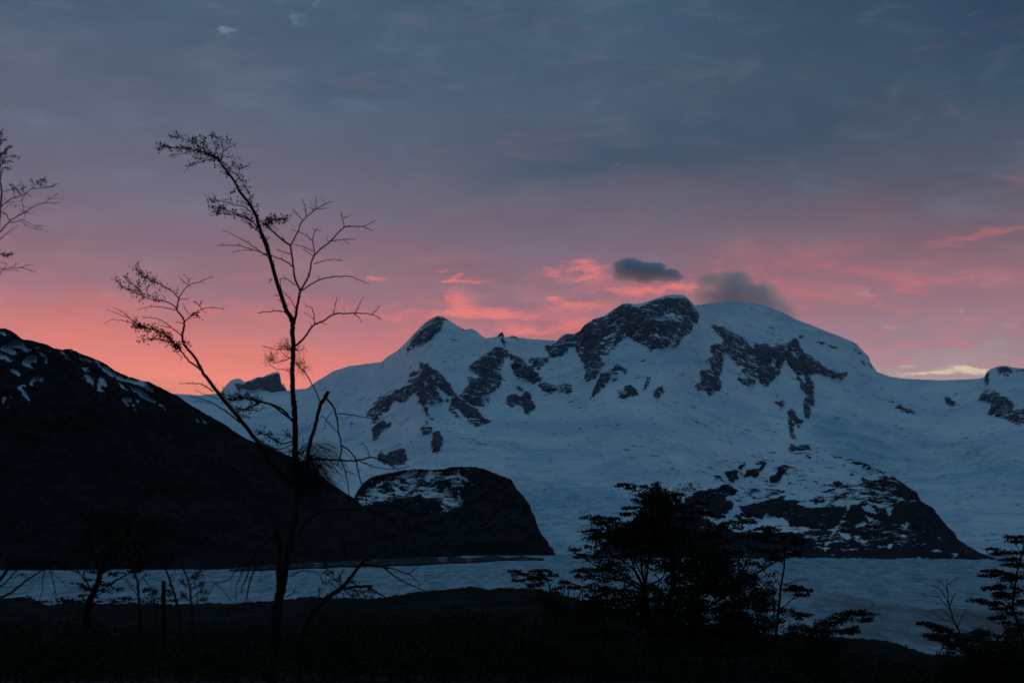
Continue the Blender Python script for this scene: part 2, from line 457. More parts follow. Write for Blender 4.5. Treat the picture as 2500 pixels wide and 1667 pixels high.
# ------------------------------------------------------------------ slopes as heightfields over a distance law
def slope_sheet(name, mat, x0, x1, step, ridge, ybase, D0, Dr, rock, ice, rows, gamma=1.0, rough=1.0, jag=1.2,
                back=(1800, -0.55), relief=60, seed=1, extra=None):
    """A mountainside: every column of the sheet climbs from the foot (distance D0) to the crest (distance Dr);
    cliffs are steeper than snow, ribs and gullies stand out towards the viewer, and the far side falls away."""
    X = np.arange(x0, x1 + 0.1, step)
    ry = np.interp(X, ridge[:, 0], ridge[:, 1])
    ry = ry - (fbm(X / 14, X * 0 + 3, 4, seed + 40, 0.6) - 0.5) * 2 * jag
    yb = np.interp(X, ybase[:, 0], ybase[:, 1]) if not np.isscalar(ybase) else np.full_like(X, ybase)
    d0 = np.interp(X, D0[:, 0], D0[:, 1]); dr = np.interp(X, Dr[:, 0], Dr[:, 1])
    kb = max(1, int(90 / step))
    dr = blur1(blur1(dr[None], kb, 1), kb, 1)[0]
    if len(D0) < 6:
        d0 = blur1(d0[None], kb, 1)[0]
    dr = np.maximum(dr, d0 + 25)
    yb = np.maximum(yb, ry + 2)
    t = np.linspace(0, 1, rows)[:, None]
    PX = np.repeat(X[None, :], rows, 0)
    PY = yb[None, :] + (ry - yb)[None, :] * t
    # irregular edges of the rock patches
    wx = (fbm(PX / 9, PY / 9, 3, seed + 3) - 0.5) * 9; wy = (fbm(PX / 9, PY / 9, 3, seed + 7) - 0.5) * 9
    rk = rock.sample(PX + wx, PY + wy)
    icv = ice.sample(PX + wx * 2, PY + wy * 2) if ice is not None else np.zeros_like(rk)
    ks = max(3, int(75 / step))
    rs_ = blur1(blur1(ry[None], ks, 1), ks, 1)[0]
    tt = np.clip((yb[None, :] - PY) / np.maximum(yb - rs_, 3)[None, :], 0, 1.25)
    Dm = d0[None, :] + (dr - d0)[None, :] * tt ** gamma
    bulge = np.clip(blur1(blur1(np.clip(rk, 0, 1), 5, 0), 7, 1), 0, 1)
    env = np.minimum(1, t * 6)
    sc = Dm / 9000.0
    big = (fbm(PX / 170, PY / 90, 4, seed + 11, 0.5) - 0.5) * relief * 6.5
    mid = (fbm(PX / 46, PY / 34, 3, seed + 17, 0.55, True) - 0.5) * relief * 1.5
    cl = np.clip(rk, 0, 1.1)
    rib = (fbm(PX / 17 + PY / 60, PY / 26, 4, seed + 23, 0.62, True) - 0.5) * relief * 2.6 * cl
    ser = (fbm(PX / 11, PY / 5, 3, seed + 29, 0.6) - 0.5) * relief * 1.1 * (0.16 + icv)
    Dm = Dm - (bulge * relief * 1.5 + big + mid * (0.5 + 0.6 * cl) + rib + ser) * env * rough * sc
    if extra is not None:
        Dm = Dm + extra(PX, PY)
    Dm = np.maximum(Dm, d0[None, :] * 0.97)
    x, y, z = at(PX, PY, Dm)
    rows_extra = 10
    xs, ys, zs = [x], [y], [z]
    L = back[0]
    for kx in range(1, rows_extra + 1):
        f = kx / rows_extra
        yy = y[-1] + L * f
        xs.append((x[-1] * yy / y[-1])[None]); ys.append(yy[None])
        zs.append((z[-1] + L * back[1] * f ** 1.3 + (fbm(X / 60, X * 0 + kx, 3, seed + 50) - 0.5) * 60 * sc[-1] * f)[None])
    x = np.concatenate(xs); y = np.concatenate(ys); z = np.concatenate(zs)
    rk = np.concatenate([rk] + [rk[-1:]] * rows_extra); icv = np.concatenate([icv] + [icv[-1:]] * rows_extra)
    z = np.maximum(z, -40.0)
    nr, nc = x.shape
    o = mesh_obj(name, np.stack([x.ravel(), y.ravel(), z.ravel()], 1), grid_faces(nr, nc), mat,
                 dict(rock=rk.ravel(), ice=icv.ravel()))
    return structure(o)


def pl(*parts):
    out = np.concatenate(parts)
    keep = [0]
    for i in range(1, len(out)):
        if out[i, 0] > out[keep[-1], 0] + 0.2:
            keep.append(i)
    return out[keep]

# ================================================================== the big snow massif
rk = Raster(-0.15)
rk.many('A', [
    ([(765, 418), (700, 455), (640, 510), (590, 560), (545, 620), (505, 680), (490, 740), (475, 770), (520, 720), (600, 680), (690, 625), (760, 565), (815, 500), (810, 465), (790, 430)], 0.86),
    ([(785, 422), (860, 450), (862, 465), (800, 445)], 0.8), ([(930, 500), (1000, 540), (960, 540)], 0.7), ([(1030, 528), (1110, 562), (1080, 560)], 0.7),
    ([(1262, 592), (1290, 562), (1318, 552), (1328, 600), (1342, 640), (1335, 672), (1300, 640), (1302, 605)], 1.2),
    ([(1370, 592), (1420, 588), (1455, 608), (1440, 627)], 0.65),
    ([(1250, 690), (1350, 700), (1370, 745), (1320, 830), (1300, 880), (1320, 960), (1290, 1040), (1200, 1080), (1210, 1150), (1160, 1185), (1050, 1190), (960, 1180), (925, 1160), (940, 1100), (1010, 1030), (1020, 980), (1000, 940), (1080, 940), (1100, 950), (1060, 890), (1015, 880), (1020, 850), (1100, 790), (1150, 750), (1230, 720)], 0.86),
    ([(1120, 800), (1240, 740), (1290, 800), (1200, 940), (1110, 900), (1080, 850)], 1.05),
    ([(1060, 1000), (1180, 960), (1180, 1070), (1110, 1160), (1000, 1140), (980, 1090)], 1.05),
    ([(1370, 740), (1450, 770), (1500, 820), (1560, 860), (1600, 890), (1650, 950), (1600, 1005), (1550, 990), (1490, 960), (1440, 950), (1400, 890), (1380, 830), (1420, 810), (1370, 780)], 1.1),
    ([(1530, 780), (1620, 770), (1700, 770), (1710, 800), (1640, 880), (1580, 860), (1540, 820)], 0.8),
    ([(1670, 670), (1720, 680), (1760, 650), (1800, 600), (1860, 565), (1920, 590), (1970, 560), (1960, 740), (1930, 690), (1890, 680), (1850, 740), (1800, 760), (1720, 780), (1690, 730)], 1.0),
    ([(1620, 980), (1690, 975), (1760, 1020), (1840, 1000), (1905, 1010), (1905, 1080), (1880, 1110), (1830, 1070), (1720, 1090), (1640, 1050)], 0.8),
    ([(1420, 1015), (1490, 1035), (1480, 1055), (1440, 1050)], 1.0),
    ([(1340, 1180), (1360, 1100), (1400, 1080), (1480, 1110), (1480, 1080), (1530, 1080), (1600, 1180), (1550, 1250), (1500, 1240), (1480, 1190), (1440, 1180), (1400, 1200)], 1.15),
    ([(580, 815), (660, 825), (720, 870), (800, 920), (870, 1000), (915, 1090), (870, 1120), (790, 1050), (770, 1020), (760, 1050), (800, 1130), (795, 1200), (740, 1140), (750, 1195), (700, 1170), (680, 1180), (690, 1260), (745, 1330), (690, 1290), (650, 1240), (640, 1190), (590, 1170), (610, 1100), (560, 1080), (520, 1130), (470, 1160), (440, 1160), (390, 1140), (370, 1170), (340, 1240), (300, 1230), (260, 1290), (230, 1340), (195, 1340), (210, 1290), (150, 1275), (180, 1220), (240, 1150), (290, 1110), (330, 1060), (440, 1040), (500, 1010), (550, 1000), (500, 970), (600, 940), (500, 940), (530, 905), (600, 890), (610, 860)], 1.0),
    ([(300, 1110), (330, 1070), (390, 1060), (380, 1090), (320, 1100)], 0.0),
    ([(640, 980), (670, 985), (680, 1020), (650, 1030)], 0.1),
    ([(512, 868), (542, 863), (530, 887)], 1.0),
    ([(870, 1130), (930, 1090), (950, 1170), (1050, 1190), (1100, 1210), (1120, 1240), (1140, 1280), (1210, 1320), (1140, 1360), (1080, 1355), (1030, 1320), (960, 1240), (880, 1190)], 1.1),
    ([(810, 1110), (860, 1120), (850, 1150), (900, 1220), (950, 1270), (970, 1320), (920, 1280), (850, 1240), (860, 1200)], 0.75),
    ([(215, 1360), (290, 1310), (330, 1330), (380, 1330), (340, 1380), (310, 1400), (260, 1440), (250, 1490), (220, 1470), (195, 1410)], 1.2),
    ([(615, 1370), (680, 1350), (720, 1390), (690, 1430), (640, 1430), (620, 1400)], 1.1), ([(650, 1310), (690, 1320), (670, 1340)], 0.9),
    ([(720, 1410), (760, 1385), (800, 1430), (800, 1500), (770, 1590), (710, 1590), (710, 1500)], 1.2),
    ([(15, 1328), (48, 1328), (38, 1358)], 1.0), ([(250, 1505), (275, 1500), (265, 1525)], 0.9),
])
rk.many('E', [([(275, 50), (300, 10), (350, 40), (420, 10), (440, -15), (545, -15), (555, 20), (553, 130), (430, 138), (340, 120), (280, 100)], 1.2),
              ([(1885, 75), (1925, 20), (1915, 70)], 0.7)])
rk.many('B', [
    ([(-10, 680), (30, 640), (60, 600), (110, 565), (160, 590), (230, 550), (280, 490), (350, 450), (430, 430), (530, 370), (600, 322), (660, 325), (680, 345), (740, 345), (800, 310), (880, 290), (960, 262), (1050, 247), (1120, 260), (1150, 300), (1200, 350), (1255, 400), (1220, 480), (1170, 560), (1100, 600), (1090, 650), (1040, 705), (1000, 660), (960, 690), (860, 715), (800, 690), (750, 665), (700, 650), (650, 610), (600, 610), (540, 660), (500, 700), (480, 760), (400, 760), (440, 830), (400, 890), (350, 960), (300, 985), (270, 960), (280, 880), (240, 800), (210, 740), (180, 680), (150, 650), (110, 700), (90, 760), (40, 765), (-10, 740)], 0.90),
    ([(540, 370), (600, 325), (690, 345), (740, 350), (760, 420), (640, 430), (540, 430)], 1.1),
    ([(240, 560), (300, 490), (370, 460), (380, 600), (350, 700), (290, 760), (240, 700)], 1.08),
    ([(900, 290), (1060, 300), (1140, 300), (1220, 400), (1200, 450), (1080, 390), (960, 340)], 1.05),
    ([(720, 470), (940, 470), (1060, 500), (1040, 570), (900, 560), (740, 560)], 1.05),
    ([(950, 385), (1020, 385), (1100, 440), (1060, 470), (930, 455)], 0.48), ([(420, 560), (560, 560), (590, 600), (520, 650), (440, 640), (400, 690), (380, 600)], 0.66),
    ([(560, 570), (900, 570), (1000, 600), (900, 615), (700, 605)], 0.62), ([(440, 650), (520, 665), (480, 760), (400, 740)], 0.55),
    ([(685, 322), (740, 316), (880, 272), (960, 240), (1050, 230), (1120, 235), (1215, 330), (1190, 330), (1130, 275), (1050, 257), (960, 264), (870, 292), (740, 342), (690, 342)], -0.3),
    ([(430, 425), (540, 345), (570, 330), (560, 345), (440, 430)], -0.2),
    ([(1340, 520), (1390, 500), (1440, 510), (1500, 560), (1560, 570), (1640, 630), (1680, 660), (1700, 700), (1720, 665), (1830, 660), (1850, 680), (1960, 665), (2030, 640), (2091, 640), (2091, 860), (2050, 900), (2020, 850), (1980, 800), (1930, 820), (1950, 910), (1880, 970), (1820, 1030), (1760, 1010), (1740, 960), (1700, 1030), (1650, 1045), (1620, 1000), (1560, 975), (1600, 900), (1610, 850), (1560, 840), (1520, 790), (1480, 740), (1450, 760), (1450, 870), (1420, 940), (1440, 1030), (1380, 1085), (1330, 1100), (1280, 1060), (1220, 1050), (1180, 1020), (1250, 1000), (1240, 930), (1250, 890), (1330, 870), (1340, 830), (1300, 770), (1350, 780), (1340, 700), (1350, 660), (1430, 660), (1440, 620), (1400, 580)], 0.84),
    ([(1720, 700), (1840, 680), (1930, 720), (1920, 820), (1860, 900), (1800, 1000), (1760, 960), (1740, 860)], 1.0),
    ([(1340, 940), (1410, 950), (1430, 1040), (1370, 1070), (1330, 1000)], 1.05),
    ([(1570, 920), (1600, 910), (1740, 925), (1740, 960), (1690, 950), (1600, 955)], 0.3), ([(1850, 780), (1900, 780), (1900, 870), (1870, 860)], 0.4),
    ([(400, 900), (480, 900), (500, 930), (440, 1020), (380, 1080), (310, 1145), (330, 1080), (370, 1000)], 1.0),
    ([(490, 880), (550, 820), (570, 850), (640, 880), (620, 920), (560, 890), (550, 950), (510, 1000), (490, 980), (510, 940)], 0.9),
    ([(540, 1090), (560, 1060), (620, 1080), (600, 1020), (680, 1000), (695, 1040), (740, 1080), (720, 1110), (660, 1095), (610, 1135)], 1.0),
    ([(795, 950), (842, 942), (820, 1000), (780, 1062), (760, 1050), (770, 1000)], 0.9), ([(840, 1100), (880, 1050), (900, 1020), (940, 1010), (930, 1070), (900, 1110), (860, 1120)], 1.05),
    ([(730, 800), (790, 780), (800, 790), (750, 820)], 0.6), ([(1880, 1150), (1940, 1135), (1985, 1160), (1950, 1220), (1930, 1200), (1890, 1180)], 0.75),
    ([(1890, 1098), (1928, 1100), (1910, 1120)], 0.9), ([(1055, 1040), (1080, 1040), (1065, 1060)], 0.6),
])
rk.many('Cc', [
    ([(0, 665), (60, 680), (100, 650), (120, 620), (160, 610), (190, 690), (230, 740), (300, 780), (380, 840), (440, 880), (530, 910), (590, 900), (600, 930), (545, 970), (480, 950), (400, 930), (330, 910), (270, 920), (300, 1010), (315, 1110), (310, 1180), (275, 1200), (275, 1300), (230, 1290), (215, 1240), (200, 1190), (240, 1100), (190, 1050), (180, 980), (135, 910), (110, 850), (60, 790), (40, 850), (0, 860)], 1.0),
    ([(190, 930), (230, 930), (240, 980), (200, 980)], 0.1), ([(110, 700), (160, 700), (200, 760), (150, 780)], 0.75),
    ([(80, 1230), (120, 1190), (155, 1250), (180, 1290), (220, 1300), (210, 1335), (170, 1330), (195, 1390), (170, 1390), (150, 1340), (135, 1350), (140, 1440), (165, 1490), (90, 1450), (105, 1430), (80, 1390), (85, 1320)], 1.0),
    ([(170, 590), (220, 580), (228, 602), (190, 607)], 1.0), ([(328, 628), (400, 645), (385, 672), (340, 655)], 0.8), ([(418, 660), (490, 675), (502, 708), (440, 694)], 0.9),
    ([(638, 690), (710, 735), (722, 765), (660, 718)], 0.9), ([(700, 798), (742, 818), (747, 848), (713, 832)], 0.95), ([(750, 812), (790, 836), (835, 893), (780, 855)], 0.9),
    ([(330, 592), (350, 592), (345, 603)], 0.8), ([(605, 782), (625, 785), (615, 798)], 0.7),
    ([(942, 1142), (992, 1162), (970, 1178)], 0.9), ([(998, 1178), (1060, 1183), (1080, 1213), (1142, 1223), (1147, 1253), (1080, 1238), (1018, 1217)], 0.98),
    ([(1410, 1118), (1450, 1112), (1508, 1170), (1490, 1188), (1428, 1162)], 1.15), ([(1705, 1030), (1725, 1030), (1715, 1050)], 0.8),
    ([(1748, 1005), (1756, 930), (1800, 872), (1785, 950), (1800, 1002)], 1.15),
    ([(1840, 870), (1900, 850), (2000, 870), (2000, 900), (1930, 935), (1870, 910)], 0.78), ([(2010, 880), (2050, 860), (2110, 875), (2110, 905), (2030, 900)], 0.8),
    ([(1690, 1160), (1740, 1060), (1840, 1050), (1920, 1100), (1985, 1140), (2010, 1230), (2091, 1190), (2160, 1200), (2160, 1330), (2020, 1350), (1950, 1310), (1870, 1290), (1780, 1250), (1800, 1180), (1740, 1150)], 0.92),
])
rk.many('n', [([(825, 45), (860, 10), (900, 22), (980, 15), (1012, 62), (930, 64), (850, 64)], 0.95)])
ic = Raster(0.0)
ic.many('p', [
    ([(820, 1010), (1000, 1060), (1300, 1060), (1700, 1080), (1900, 1120), (1700, 1200), (1400, 1190), (1200, 1160), (1000, 1130), (840, 1100)], 0.42),
    ([(1240, 1166), (1365, 1180), (1500, 1202), (1700, 1260), (1700, 1380), (1300, 1380), (1240, 1220)], 0.95),
    ([(1960, 1010), (2100, 1030), (2260, 1050), (2400, 1080), (2700, 1110), (2700, 1400), (2300, 1400), (2180, 1220), (1990, 1080)], 0.55),
    ([(900, 770), (1010, 800), (1110, 850), (1090, 880), (1000, 850), (930, 850)], 0.25),
    ([(430, 970), (600, 980), (780, 1000), (800, 1100), (620, 1060)], 0.3),
    ([(1500, 1000), (1900, 1020), (1850, 1080), (1450, 1060)], 0.3), ([(2050, 960), (2250, 985), (2400, 1040), (2200, 1030)], 0.3),
])
rk.a = np.where(rk.a > 0.72, rk.a - 0.10, rk.a)
for r_ in (rk, ic):
    k_ = 2 if r_ is rk else 14
    r_.a = blur1(blur1(r_.a, k_, 0), k_, 1)
ridge = pl(V('p', [(-420, 950), (0, 955), (430, 961), (488, 965), (530, 960), (658, 959), (701, 953), (749, 948), (765, 936), (811, 907), (852, 893.5)]),
           V('A', [(280, 815), (340, 765), (420, 715), (500, 640), (550, 580), (640, 495), (700, 445), (765, 418), (800, 425), (860, 460), (930, 505), (990, 540), (1050, 530), (1090, 550), (1140, 595), (1170, 612), (1260, 598), (1300, 562), (1318, 556), (1328, 602), (1350, 602), (1400, 590), (1450, 605), (1600, 622), (1780, 632), (1810, 595), (1860, 570), (1920, 575), (1970, 550), (2010, 500), (2091, 448)]),
           V('B', [(430, 425), (540, 350), (590, 318), (640, 312), (690, 322), (760, 315), (860, 280), (960, 248), (1050, 240), (1110, 245), (1150, 275), (1205, 330)]),
           V('p', [(1712, 744), (1745, 738), (1790, 735), (1835, 738), (1880, 750)]),
           V('Cc', [(55, 400), (150, 450), (280, 500), (420, 555), (560, 610), (670, 660), (700, 700), (775, 770), (782, 815), (840, 900), (960, 940), (1080, 955), (1260, 965), (1450, 968), (1600, 962), (1700, 955), (1752, 945), (1770, 900), (1810, 870), (1880, 848), (1950, 846), (2000, 860), (2091, 870)]),
           V('p', [(2600, 905), (2700, 935), (2900, 970)]))
D0 = np.array([(-400, 4300), (1000, 4300), (1300, 4150), (3000, 4300)], float)
Dr = np.array([(-400, 10500), (430, 10800), (700, 11200), (930, 10200), (1070, 9600), (1180, 9700), (1360, 9900), (1620, 10000), (1700, 10600), (1800, 12000), (2000, 11800), (2150, 11500), (2400, 11000), (2500, 10500), (2900, 10500)], float)
massif = slope_sheet('mountain', m_massif, -300, 2820, 3.0, ridge, 1357.0, D0, Dr, rk, ic, 250, gamma=1.0, relief=62, jag=0.9, seed=1, back=(2600, -0.45))

# distant rock castle standing behind the saddle
rk2 = Raster(-0.1)
rk2.many('d', [([(385, 130), (450, 115), (520, 92), (560, 87), (640, 62), (712, 40), (740, 150), (790, 210), (790, 260), (640, 240), (600, 200), (550, 175), (440, 205), (380, 195), (340, 180), (350, 150)], 1.0),
               ([(280, 150), (330, 140), (360, 150), (340, 200), (350, 220), (310, 215)], 0.65), ([(540, 100), (610, 70), (600, 120), (550, 160)], 0.75)])
rk2.a = blur1(blur1(rk2.a, 1, 0), 1, 1)
m_far = slope_material('far_snow_and_rock', (0.12, 0.12, 0.15), (0.18, 0.18, 0.21), SNOW, ICE, 0.012, 1.5, 0.9)
r2 = V('d', [(40, 330), (150, 228), (200, 160), (250, 110), (310, 92), (345, 100), (380, 125), (440, 108), (500, 80), (560, 75), (620, 45), (700, 28), (713, 36), (726, 80), (736, 150), (752, 138), (775, 180), (787, 215), (800, 290)])
slope_sheet('distant_peak', m_far, 512, 704, 1.5, r2, 985.0, np.array([(400, 13600.), (800, 13600.)]), np.array([(400, 14300.), (800, 14300.)]), rk2, None, 60, relief=50, jag=0.6, seed=61, back=(700, -0.7))

# ================================================================== dark forested ridge at the left
rk3 = Raster(1.6)
rk3.many('D', [
    ([(0, 240), (300, 270), (500, 310), (700, 330), (1000, 470), (1400, 640), (1700, 740), (1650, 870), (1200, 880), (900, 660), (500, 580), (320, 700), (0, 880)], 0.97),
    ([(0, 275), (60, 225), (140, 190), (215, 200), (230, 240), (300, 290), (260, 310), (150, 255), (110, 270), (160, 330), (100, 325), (0, 290)], 0.1),
    ([(-60, 80), (0, 95), (40, 100), (60, 150), (40, 165), (0, 130), (-60, 120)], 0.1), ([(0, 330), (60, 350), (130, 410), (60, 385), (0, 370)], 0.35),
    ([(250, 340), (350, 350), (350, 415), (300, 400), (280, 440), (340, 480), (240, 440), (225, 420)], 0.1), ([(380, 320), (420, 330), (460, 370), (450, 430), (420, 370)], 0.2),
    ([(330, 255), (390, 260), (370, 290), (320, 280)], 0.35), ([(430, 285), (485, 300), (490, 325)], 0.3), ([(85, 475), (130, 480), (205, 520), (180, 540), (120, 508)], 0.25),
    ([(268, 612), (340, 545), (440, 545), (400, 580), (330, 590), (295, 610), (355, 642)], 0.0),
    ([(155, 632), (265, 628), (205, 650), (245, 700), (270, 730), (298, 795), (228, 725), (185, 675)], 0.2), ([(20, 745), (62, 742), (30, 805)], 0.25), ([(92, 795), (82, 865), (66, 840)], 0.3),
    ([(0, 690), (30, 700), (0, 712)], 0.3), ([(90, 735), (120, 750), (100, 755)], 0.3),
    ([(798, 458), (832, 458), (830, 490), (875, 500), (812, 508)], 0.2), ([(808, 528), (870, 548), (895, 635), (838, 592)], 0.1),
    ([(942, 548), (982, 548), (1002, 600), (1035, 632), (970, 642), (962, 668), (1018, 692), (942, 684)], 0.05), ([(555, 288), (612, 300), (652, 385), (618, 342)], 0.25),
    ([(640, 285), (720, 300), (740, 320), (690, 312)], 0.35),
    ([(748, 333), (800, 353), (860, 378), (940, 398), (1000, 438), (1090, 488), (1180, 528), (1280, 568), (1370, 590), (1450, 640), (1482, 702), (1420, 682), (1340, 632), (1230, 592), (1100, 552), (980, 492), (972, 462), (900, 402), (830, 397), (758, 362)], 0.22),
    ([(1228, 638), (1300, 653), (1370, 688), (1440, 748), (1502, 790), (1460, 794), (1370, 752), (1308, 694)], -0.1), ([(1130, 598), (1180, 640), (1232, 692), (1158, 645)], 0.15),
    ([(1178, 748), (1272, 743), (1252, 777), (1205, 780), (1232, 808), (1302, 826), (1198, 823)], 0.0), ([(1298, 758), (1342, 790), (1310, 802)], 0.35), ([(1315, 818), (1390, 823), (1340, 838)], 0.2),
    ([(1500, 790), (1545, 808), (1600, 868), (1560, 840)], 0.4), ([(1538, 668), (1582, 708), (1558, 724)], 0.2), ([(1258, 838), (1345, 878), (1280, 866)], 0.25), ([(1365, 865), (1400, 875), (1380, 880)], 0.3),
    ([(1808, 872), (1852, 860), (1905, 992), (1880, 985), (1860, 892)], 0.2), ([(1898, 885), (1985, 1002), (1962, 1004)], 0.15), ([(1765, 880), (1812, 868), (1812, 876)], 0.3),
    ([(480, 542), (498, 545), (490, 550)], 0.2), ([(540, 535), (562, 538), (550, 546)], 0.2), ([(1190, 990), (1205, 995), (1195, 1003)], 0.2), ([(1820, 1130), (1835, 1135), (1825, 1141)], 0.2), ([(1995, 1124), (2020, 1130), (2005, 1134)], 0.3),
])
rk3.a = np.where(rk3.a < 0.5, rk3.a - 0.55, rk3.a)
rk3.a = blur1(blur1(rk3.a, 2, 0), 2, 1)
r3 = pl(V('p', [(-420, 560), (-200, 700), (-60, 778)]),
        V('D', [(0, 86), (50, 88), (100, 105), (150, 135), (200, 180), (230, 195), (290, 200), (400, 225), (470, 250), (520, 275), (600, 287), (680, 283), (730, 300), (760, 325), (850, 355), (950, 395), (1020, 430), (1100, 490), (1180, 525), (1280, 560), (1350, 585), (1420, 590), (1480, 620), (1600, 680), (1700, 730), (1830, 820), (1950, 890), (2150, 1000), (2230, 1060), (2352, 1135)]),
        V('p', [(640, 1085), (712, 1114), (760, 1145), (806, 1177), (844, 1203.5), (865, 1216), (885, 1234), (950, 1272), (1000, 1304), (1060, 1336), (1110, 1352), (1130, 1356)]))
yb3 = np.array([(-400, 1392), (0, 1391), (600, 1387), (760, 1381), (900, 1372), (1000, 1362), (1060, 1358), (1130, 1357)], float)


def Yg(py, z=0.0):
    v = (CY - py) / F
    return (z - CAM_H) / (SP + v * CP) * (CP - v * SP)


D03 = np.array([(x, Yg(y, -1.0)) for x, y in yb3]); Dr3 = np.array([(-400, 3900), (0, 3500), (500, 3450), (700, 3500), (900, 3600), (1050, 3750), (1130, 4000)], float)
Dr3[:, 1] = np.maximum(Dr3[:, 1], np.interp(Dr3[:, 0], D03[:, 0], D03[:, 1]) + 30)
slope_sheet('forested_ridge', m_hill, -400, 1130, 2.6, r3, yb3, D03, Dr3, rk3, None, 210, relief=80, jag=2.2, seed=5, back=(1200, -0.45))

# ================================================================== dark rock dome in the middle
rk4 = Raster(1.5)
rk4.many('E', [
    ([(60, 480), (100, 430), (200, 350), (300, 290), (420, 240), (600, 190), (780, 180), (960, 185), (1050, 165), (1060, 230), (1100, 330), (1085, 420), (1110, 480), (1060, 530), (1000, 570), (860, 600), (870, 540), (900, 470), (760, 470), (700, 430), (600, 450), (500, 465), (400, 490), (200, 525), (100, 520)], 0.45),
    ([(560, 200), (780, 185), (960, 190), (1040, 260), (960, 290), (800, 265), (600, 250), (500, 240)], 0.25),
    ([(300, 330), (420, 310), (440, 370), (330, 370)], 0.95), ([(490, 270), (570, 265), (560, 310), (490, 310)], 0.95), ([(640, 300), (760, 285), (780, 330), (640, 360)], 0.8),
    ([(865, 285), (985, 280), (1010, 370), (900, 405), (855, 345)], 1.2), ([(1020, 330), (1100, 330), (1060, 400), (980, 400)], 0.95),
    ([(780, 470), (880, 480), (900, 560), (760, 560)], 1.25),
    ([(1005, 178), (1050, 205), (1150, 275), (1275, 355), (1255, 370), (1180, 325), (1080, 265), (1015, 225)], 0.05),
    ([(900, 240), (1000, 270), (1080, 330), (1090, 380), (1130, 330), (1060, 280), (960, 235)], 0.35),
    ([(920, 350), (950, 350), (960, 420), (900, 435)], 0.1), ([(960, 415), (1110, 405), (1110, 412), (970, 425)], 0.2),
    ([(600, 585), (630, 540), (640, 545), (615, 590)], 0.2), ([(630, 505), (720, 518), (715, 525), (640, 515)], 0.25), ([(880, 530), (980, 520), (990, 550), (900, 555)], 0.4), ([(700, 600), (800, 590), (790, 605), (710, 612)], 0.3),
    ([(80, 410), (140, 310), (280, 235), (540, 185), (500, 222), (300, 268), (150, 370)], 1.2),
    ([(1235, 195), (1312, 240), (1290, 248)], 0.1), ([(1105, 155), (1200, 172), (1235, 192), (1160, 182)], 0.1), ([(1310, 215), (1345, 225), (1325, 232)], 0.3),
    ([(1435, 335), (1500, 305), (1492, 332), (1450, 348)], 0.3), ([(1205, 288), (1255, 288), (1230, 302)], 0.3), ([(1570, 380), (1640, 420), (1620, 415)], 0.3), ([(1540, 455), (1560, 470), (1550, 475)], 0.3), ([(1470, 378), (1488, 380), (1480, 390)], 0.3),
])
rk4.a = np.where(rk4.a < 0.12, rk4.a - 0.25, rk4.a)
rk4.a = blur1(blur1(rk4.a, 4, 0), 4, 1)
r4 = pl(V('p', [(700, 1330), (780, 1300), (840, 1250)]), V('E', [(40, 480), (60, 440), (90, 380), (140, 310), (200, 265), (280, 235), (400, 210), (560, 182), (700, 176), (850, 180), (960, 165), (1020, 152), (1120, 152), (1230, 155), (1350, 190), (1450, 230), (1560, 270), (1620, 370), (1680, 430), (1740, 520), (1755, 580), (1790, 630), (1805, 700), (1850, 800), (1910, 860), (1922, 905), (1962, 935), (1970, 968), (1985, 988)]))
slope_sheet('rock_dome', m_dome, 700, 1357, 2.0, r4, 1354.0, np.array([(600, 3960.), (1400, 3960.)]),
            np.array([(700, 4150.), (850, 4400), (1000, 4800), (1150, 4750), (1250, 4500), (1330, 4150), (1357, 4040)]), rk4, None, 130, relief=85, jag=2.6, seed=9, gamma=1.1, back=(900, -0.5))

